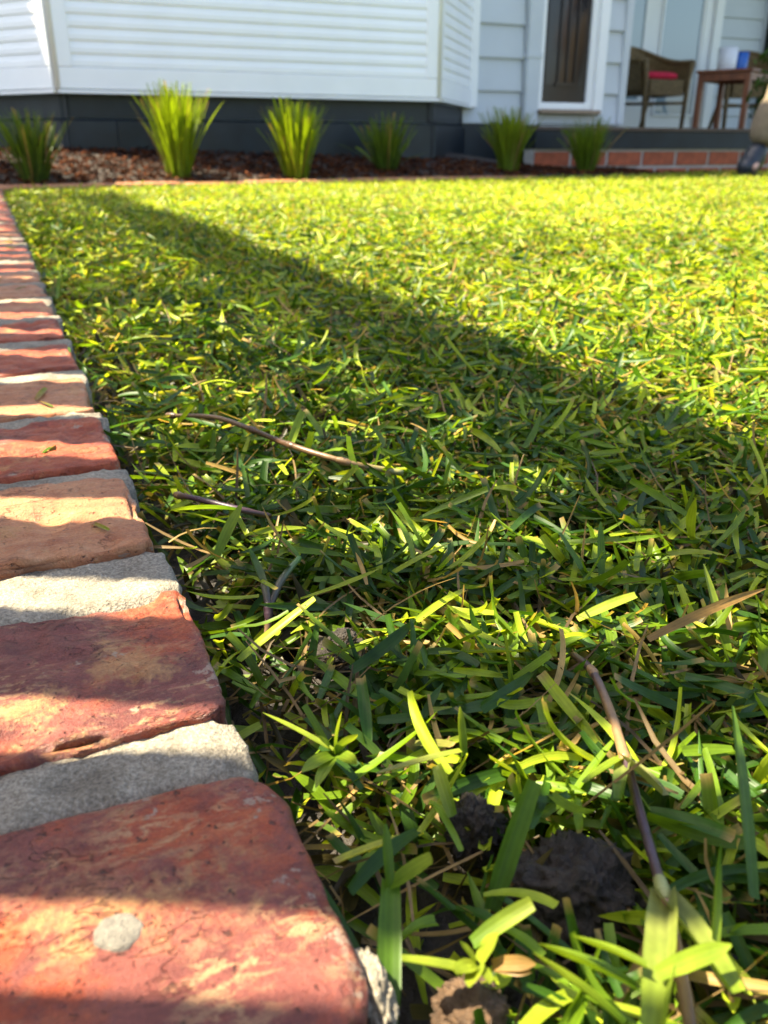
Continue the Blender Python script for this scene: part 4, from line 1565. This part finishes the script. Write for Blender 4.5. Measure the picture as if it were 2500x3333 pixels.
blade((1085, 2440, .004), (862, 2325, .008), .0036, YL, YL, 0.2, 0.9)
for b in ((985, 2515, .006), (1165, 2395, .010), (1160, 2490, .006), (1030, 2565, .004), (1115, 2320, .014), (1035, 2400, .008)):
    blade((1092, 2452, .002), b, .0040, GRN, YL, 0.5, 0.9, random.uniform(-.6, .6))
blade((1505, 2440, .004), (1238, 2515, .007), .0048, YL, (0.32, 0.30, 0.10), 0.15, 0.6)
blade((1420, 2490, .005), (1470, 2650, .000), .0042, YL, GRN, 0.2, 0.1, 0.5)
blade((1600, 2966, -.012), (1738, 2560, .011), .0060, DK, GRN, 0.25, 0.1, 0.5, 0.5)
blade((1512, 2462, .000), (1497, 2305, .012), .0034, GRN, YL, 0.1, 0.9)
blade((1262, 3390, -.010), (1272, 2880, .002), .0062, DK, GRN, 0.2, 0.1, 0.2, 0.5)
blade((1272, 2885, .002), (1255, 2690, .012), .0030, GRN, GRN, 0.1, 0.7)
blade((1266, 2880, .002), (1398, 2795, .010), .0044, GRN, YL, 0.1, 0.2)
blade((1540, 3155, .002), (1318, 3120, .006), .0044, YL, YL, 0.15, 0.1)
for b in ((1497, 3065, .004), (1592, 3205, .004), (1528, 3215, .003), (1622, 3040, .006), (1485, 3170, .004)):
    blade((1555, 3135, .000), b, .0044, YL, YL, 0.6, 0.9, random.uniform(-.5, .5))
for b in ((1740, 3140, .004), (1725, 3165, .002)):
    blade((1600, 3140, .000), b, .0034, ST, (0.34, 0.2, 0.07), 0.3, 0.9, 0.6)
blade((1535, 3070, .002), (1726, 2945, .010), .0044, GRN, YL, 0.2, 0.1)
blade((2387, 2190, -.008), (2293, 1848, .016), .0062, GRN, YL, 0.15, 0.8, 0.4)
blade((1940, 1930, -.004), (1825, 1739, .010), .0050, DK, GRN, 0.1, 0.3)
blade((1958, 1885, -.004), (1955, 1705, .012), .0040, GRN, GRN, 0.1, 0.8)
blade((1880, 2015, .004), (2064, 1940, .010), .0042, YL, YL, 0.2, 0.2)
blade((1665, 2255, -.004), (1645, 2070, .012), .0060, GRN, YL, 0.6, 0.2, 0.8)
blade((752, 1704, .006), (562, 1664, .012), .0044, GRN, YL, 0.3, 0.8)
blade((705, 1812, .000), (786, 1648, .016), .0050, GRN, YL, 0.3, 0.8, 0.6)
blade((1455, 1700, .008), (1380, 1690, .010), .0030, ST, ST, 0.1, 0.1)
blade((2110, 2080, .008), (2480, 1925, .014), .0036, ST, (0.36, 0.21, 0.07), 0.2, 0.9, 0.7)
blade((2040, 3333, .004), (1740, 3110, .010), .0056, GRN, YL, 0.5, 0.9, 0.5)
blade((2455, 2920, .004), (2385, 2320, .012), .0046, DK, GRN, 0.3, 0.7, 0.5)

# a few clippings dropped on the bricks
for k in range(16):
    yy = random.uniform(0.3, 1.5)
    uu = (yy - OY) / UY
    x0, y0 = uv(uu, random.uniform(-0.05, 0.004))
    az = random.uniform(0, 6.3)
    ll = random.uniform(0.008, 0.022)
    z0 = float(zb(y0)) + 0.0012
    leaf_part(lawn, (x0, y0, z0), (x0 + ll * math.cos(az), y0 + ll * math.sin(az), z0 + 0.001), random.uniform(0.0018, 0.0034), random.choice([GRN, DK, ST]), random.choice([GRN, YL, ST]), 0.2, 'grass_blade', 0.4, 0.2)

# ------------------------------------------------------------------ picket fence beside the bricks (throws the striped shade)
FV = -0.25
fence = empty('picket_fence', (*uv(0, FV), 0.0), math.atan2(UY, UX))
tag(fence, 'timber picket fence with a broad top board beside the brick path', 'fence')
PITCH_P, GAP = 0.0748, 0.0305
pm = MB().box(-(PITCH_P - GAP) / 2, (PITCH_P - GAP) / 2, -0.009, 0.009, -0.06, 0.98)
pme = mesh_of('picket', pm.v, pm.f, M_FENCE)
u = 0.0636 - PITCH_P / 2 - 12 * PITCH_P
while u < 2.95:
    o = link(bpy.data.objects.new('picket', pme), fence)
    o.location = (u, 0, random.uniform(-0.002, 0.002))
    o.rotation_euler = (0, R(random.uniform(-0.15, 0.15)), 0)
    u += PITCH_P
MB().box(-0.9, 2.95, -0.012, 0.012, 0.89, 1.085).build('top_rail', M_FENCE, fence)
MB().box(-0.9, 2.95, 0.0092, 0.030, 0.06, 0.13).build('bottom_rail', M_FENCE, fence)
for pu in (-0.85, 0.95, 2.85):
    MB().box(pu - 0.03, pu + 0.03, 0.031, 0.091, -0.08, 1.05).build('post', M_FENCE, fence)


# ------------------------------------------------------------------ shrubs and trees
def leaf_cloud(n, g, center, radii, ll, lw, green, shell=0.5):
    d = g.normal(0, 1, (n, 3))
    d /= np.linalg.norm(d, axis=1, keepdims=True)
    lump = np.array([mnoise.noise(Vector(p) * 2.2) for p in d])
    r = (shell + (1 - shell) * g.random(n) ** 0.6) * (1 + 0.35 * lump)
    base = np.array(center) + d * r[:, None] * np.array(radii)
    c = np.array(green) * g.uniform(0.6, 1.35, (n, 1))
    P, C = ribbons(base, g.uniform(0, 6.3, n), g.normal(0.1, 0.5, n), g.uniform(0, 0.8, n), g.uniform(0.6, 1.2, n) * ll, g.uniform(0.7, 1.2, n) * lw, 3, 0.2, g.normal(0, 0.6, n), 0.0, 0.0, 1.0, c, c * 1.15, None, basew=0.3)
    return flatten(P, C, strip_faces(3, 3))


g5 = np.random.default_rng(41)
q = at_d(2556, 330, 5.75)
shrub = empty('shrub', (q.x, q.y, 0.0))
tag(shrub, 'leafy green shrub at the end of the porch behind the person', 'shrub')
v, f, c = leaf_cloud(900, g5, (0, 0, 0.48), (0.20, 0.22, 0.34), 0.06, 0.018, (0.055, 0.12, 0.022), 0.25)
obj('foliage', v, f, M_SHRUB, shrub, True, c)
MB().tube([(0, 0, -0.05), (0.02, 0.01, 0.25), (-0.03, 0.02, 0.55)], [0.014, 0.011, 0.006], 7).build('stem', M_BARK, shrub, True)

tree = empty('small_tree', (-2.75, 4.15, 0.0))
tag(tree, 'small leafy tree shading the side of the bay', 'tree')
v, f, c = leaf_cloud(2600, g5, (0, 0.05, 1.85), (0.45, 0.45, 0.75), 0.12, 0.05, (0.05, 0.10, 0.02), 0.15)
v2, f2, c2 = leaf_cloud(1500, g5, (0.30, -0.98, 1.95), (0.34, 0.27, 0.36), 0.12, 0.05, (0.05, 0.10, 0.02), 0.1)
obj('crown', np.concatenate([v, v2]), np.concatenate([f, f2 + len(v)]), M_SHRUB, tree, True, np.concatenate([c, c2]))
MB().tube([(0.0, 0.0, 1.3), (0.14, -0.5, 1.7), (0.28, -1.0, 2.0)], [0.028, 0.02, 0.01], 7).build('branch', M_BARK, tree, True)
MB().tube([(0, 0, -0.1), (0.03, 0.02, 0.7), (-0.02, 0.0, 1.4), (0.03, 0.02, 2.1)], [0.05, 0.042, 0.03, 0.012], 9).build('trunk', M_BARK, tree, True)

# ------------------------------------------------------------------ person at the edge of the lawn
def skin_body(name, verts, edges, radii, mat, parent=None, sub=2, root=0):
    me = bpy.data.meshes.new(name)
    me.from_pydata([tuple(p) for p in verts], edges, [])
    o = link(bpy.data.objects.new(name, me), parent)
    sk = o.modifiers.new('skin', 'SKIN')
    sk.use_smooth_shade = True
    ly = me.skin_vertices[0] if me.skin_vertices else None
    if ly is None:
        a = me.attributes.new('skin', 'FLOAT', 'POINT')
    for i, r in enumerate(radii):
        rr = r if hasattr(r, '__len__') else (r, r)
        me.skin_vertices[0].data[i].radius = rr
    me.skin_vertices[0].data[root].use_root = True
    ss = o.modifiers.new('subsurf', 'SUBSURF')
    ss.levels = ss.render_levels = sub
    me.materials.append(mat)
    return o


fp = at_d(2436, 575, 4.75)
person = empty('person', (fp.x, fp.y, 0.0))
tag(person, 'standing person in khaki trousers and dark boots at the end of the lawn', 'person')
GZ = 0.012
# the visible leg leans up to the right; weight on the other leg
hipL, hipR = (0.25, 0.02, 0.90), (0.47, 0.10, 0.90)
kneL, kneR = (0.140, -0.02, 0.50), (0.55, 0.06, 0.50)
ankL, ankR = (0.03, 0.02, 0.115), (0.60, 0.10, 0.115)
pel, che, nck, hdb, hdt = (0.385, 0.06, 0.98), (0.40, 0.06, 1.30), (0.40, 0.055, 1.47), (0.40, 0.035, 1.56), (0.40, 0.035, 1.70)
shL, shR = (0.22, 0.06, 1.41), (0.58, 0.06, 1.41)
elL, elR = (0.15, 0.05, 1.13), (0.66, 0.05, 1.13)
wrL, wrR = (0.17, -0.07, 0.91), (0.66, -0.06, 0.90)
# one continuous body from feet to head
BV = [pel, hipL, kneL, ankL, hipR, kneR, ankR, che, nck, hdb, hdt, shL, elL, wrL, shR, elR, wrR, (-0.02, -0.10, 0.05), (0.62, -0.04, 0.05)]
BE = [(0, 1), (1, 2), (2, 3), (0, 4), (4, 5), (5, 6), (0, 7), (7, 8), (8, 9), (9, 10), (7, 11), (11, 12), (12, 13), (7, 14), (14, 15), (15, 16), (3, 17), (6, 18)]
BR = [(.10, .07), .06, .052, .036, .075, .052, .036, (.13, .09), .05, .078, .07, .055, .038, .026, .055, .038, .026, .02, .02]
# hands: palm and five bent fingers on each wrist
for w_i, w_p, sg in ((13, Vector(wrL), -1), (16, Vector(wrR), 1)):
    palm = w_p + Vector((0.0, -0.02, -0.07))
    BV.append(tuple(palm))
    BE.append((w_i, len(BV) - 1))
    BR.append((.030, .018))
    pi_ = len(BV) - 1
    for k in range(4):
        o1 = palm + Vector((0.004, -0.024 + 0.016 * k, -0.035))
        ln = (0.030, 0.036, 0.033, 0.025)[k]
        o2 = o1 + Vector((-sg * 0.006, 0, -ln))
        o3 = o2 + Vector((-sg * 0.016, 0, -ln * 0.7))
        b0 = len(BV)
        BV += [tuple(o1), tuple(o2), tuple(o3)]
        BE += [(pi_, b0), (b0, b0 + 1), (b0 + 1, b0 + 2)]
        BR += [.0095, .0085, .007]
    t1 = w_p + Vector((-sg * 0.012, -0.045, -0.045))
    t2 = t1 + Vector((-sg * 0.012, -0.018, -0.035))
    b0 = len(BV)
    BV += [tuple(t1), tuple(t2)]
    BE += [(pi_, b0), (b0, b0 + 1)]
    BR += [.011, .009]
skin_body('body', BV, BE, BR, M_SKIN, person)
# trousers with a loose hem, shirt, boots
TV = [pel, hipL, kneL, (0.072, 0.0, 0.27), (0.04, 0.012, 0.15), hipR, kneR, (0.58, 0.08, 0.27), (0.595, 0.095, 0.15), (0.385, 0.06, 1.03)]
TE = [(0, 1), (1, 2), (2, 3), (3, 4), (0, 5), (5, 6), (6, 7), (7, 8), (0, 9)]
tr = skin_body('trousers', TV, TE, [(.145, .11), .098, .088, .092, (.085, .085), .098, .083, .080, (.076, .076), (.145, .11)], M_TROUSER, person)
dm = tr.modifiers.new('folds', 'DISPLACE')
tx = bpy.data.textures.new('folds', 'CLOUDS')
tx.noise_scale = 0.09
dm.texture = tx
dm.strength = 0.03
skin_body('shirt', [(0.385, 0.06, 0.87), (0.39, 0.06, 1.04), che, (0.40, 0.06, 1.43), shL, elL, shR, elR], [(0, 1), (1, 2), (2, 3), (2, 4), (4, 5), (2, 6), (6, 7)],
          [(.175, .145), (.16, .13), (.15, .11), (.07, .065), .075, .056, .075, .056], M_SHIRT, person)
for (ax, ay, az_), yaw in ((ankL, 0.75), (ankR, -0.2)):
    dx, dy = -math.sin(yaw), -math.cos(yaw)
    o = skin_body('boot', [(ax, ay, 0.185), (ax, ay, 0.105), (ax - dx * 0.035, ay - dy * 0.035, 0.05), (ax + dx * 0.07, ay + dy * 0.07, 0.06), (ax + dx * 0.16, ay + dy * 0.16, 0.048)],
                  [(0, 1), (1, 2), (1, 3), (3, 4)], [(.06, .06), .062, .05, .06, .046], M_BOOT, person, 2, 1)
    m = MB()
    ring_ = []
    for k in range(18):
        a = 2 * math.pi * k / 18
        c, s = math.cos(a), math.sin(a)
        ring_.append((ax + dx * (0.055 + 0.15 * c) - dy * 0.05 * s, ay + dy * (0.055 + 0.15 * c) + dx * 0.05 * s))
    m.add([(x, y, GZ - 0.004) for x, y in ring_] + [(x, y, GZ + 0.016) for x, y in ring_],
          [list(range(18))[::-1], list(range(18, 36))] + [[k, (k + 1) % 18, 18 + (k + 1) % 18, 18 + k] for k in range(18)])
    so = m.build('sole', M_BOOT, o)
# hair and face
hv = [(p.x * 0.088 + 0.40, p.y * 0.10 + 0.05, p.z * 0.11 + 1.66) for p in iv]
hf = [t for t in if_ if all(hv[i][2] > 1.63 + (0.0 if hv[i][1] > 0.02 else 0.055) for i in t)]
obj('hair', hv, hf, M_HAIR, person, True)
for sx_ in (-1, 1):
    e = MB()
    e.add([(p.x * 0.013 + 0.40 + sx_ * 0.033, p.y * 0.010 - 0.040, p.z * 0.009 + 1.625) for p in iv], if_)
    e.build('eye', M_POT, person, True)
    e = MB()
    e.add([(p.x * 0.010 + 0.40 + sx_ * 0.082, p.y * 0.018 + 0.04, p.z * 0.03 + 1.615) for p in iv], if_)
    e.build('ear', M_SKIN, person, True)
e = MB()
e.add([(p.x * 0.015 + 0.40, p.y * 0.022 - 0.05, p.z * 0.026 + 1.595) for p in iv], if_)
e.build('nose', M_SKIN, person, True)
e = MB()
e.add([(p.x * 0.026 + 0.40, p.y * 0.010 - 0.041, p.z * 0.008 + 1.553) for p in iv], if_)
e.build('mouth', M_RED, person, True)

print('blades', len(Pn), len(Pm), len(Pf))
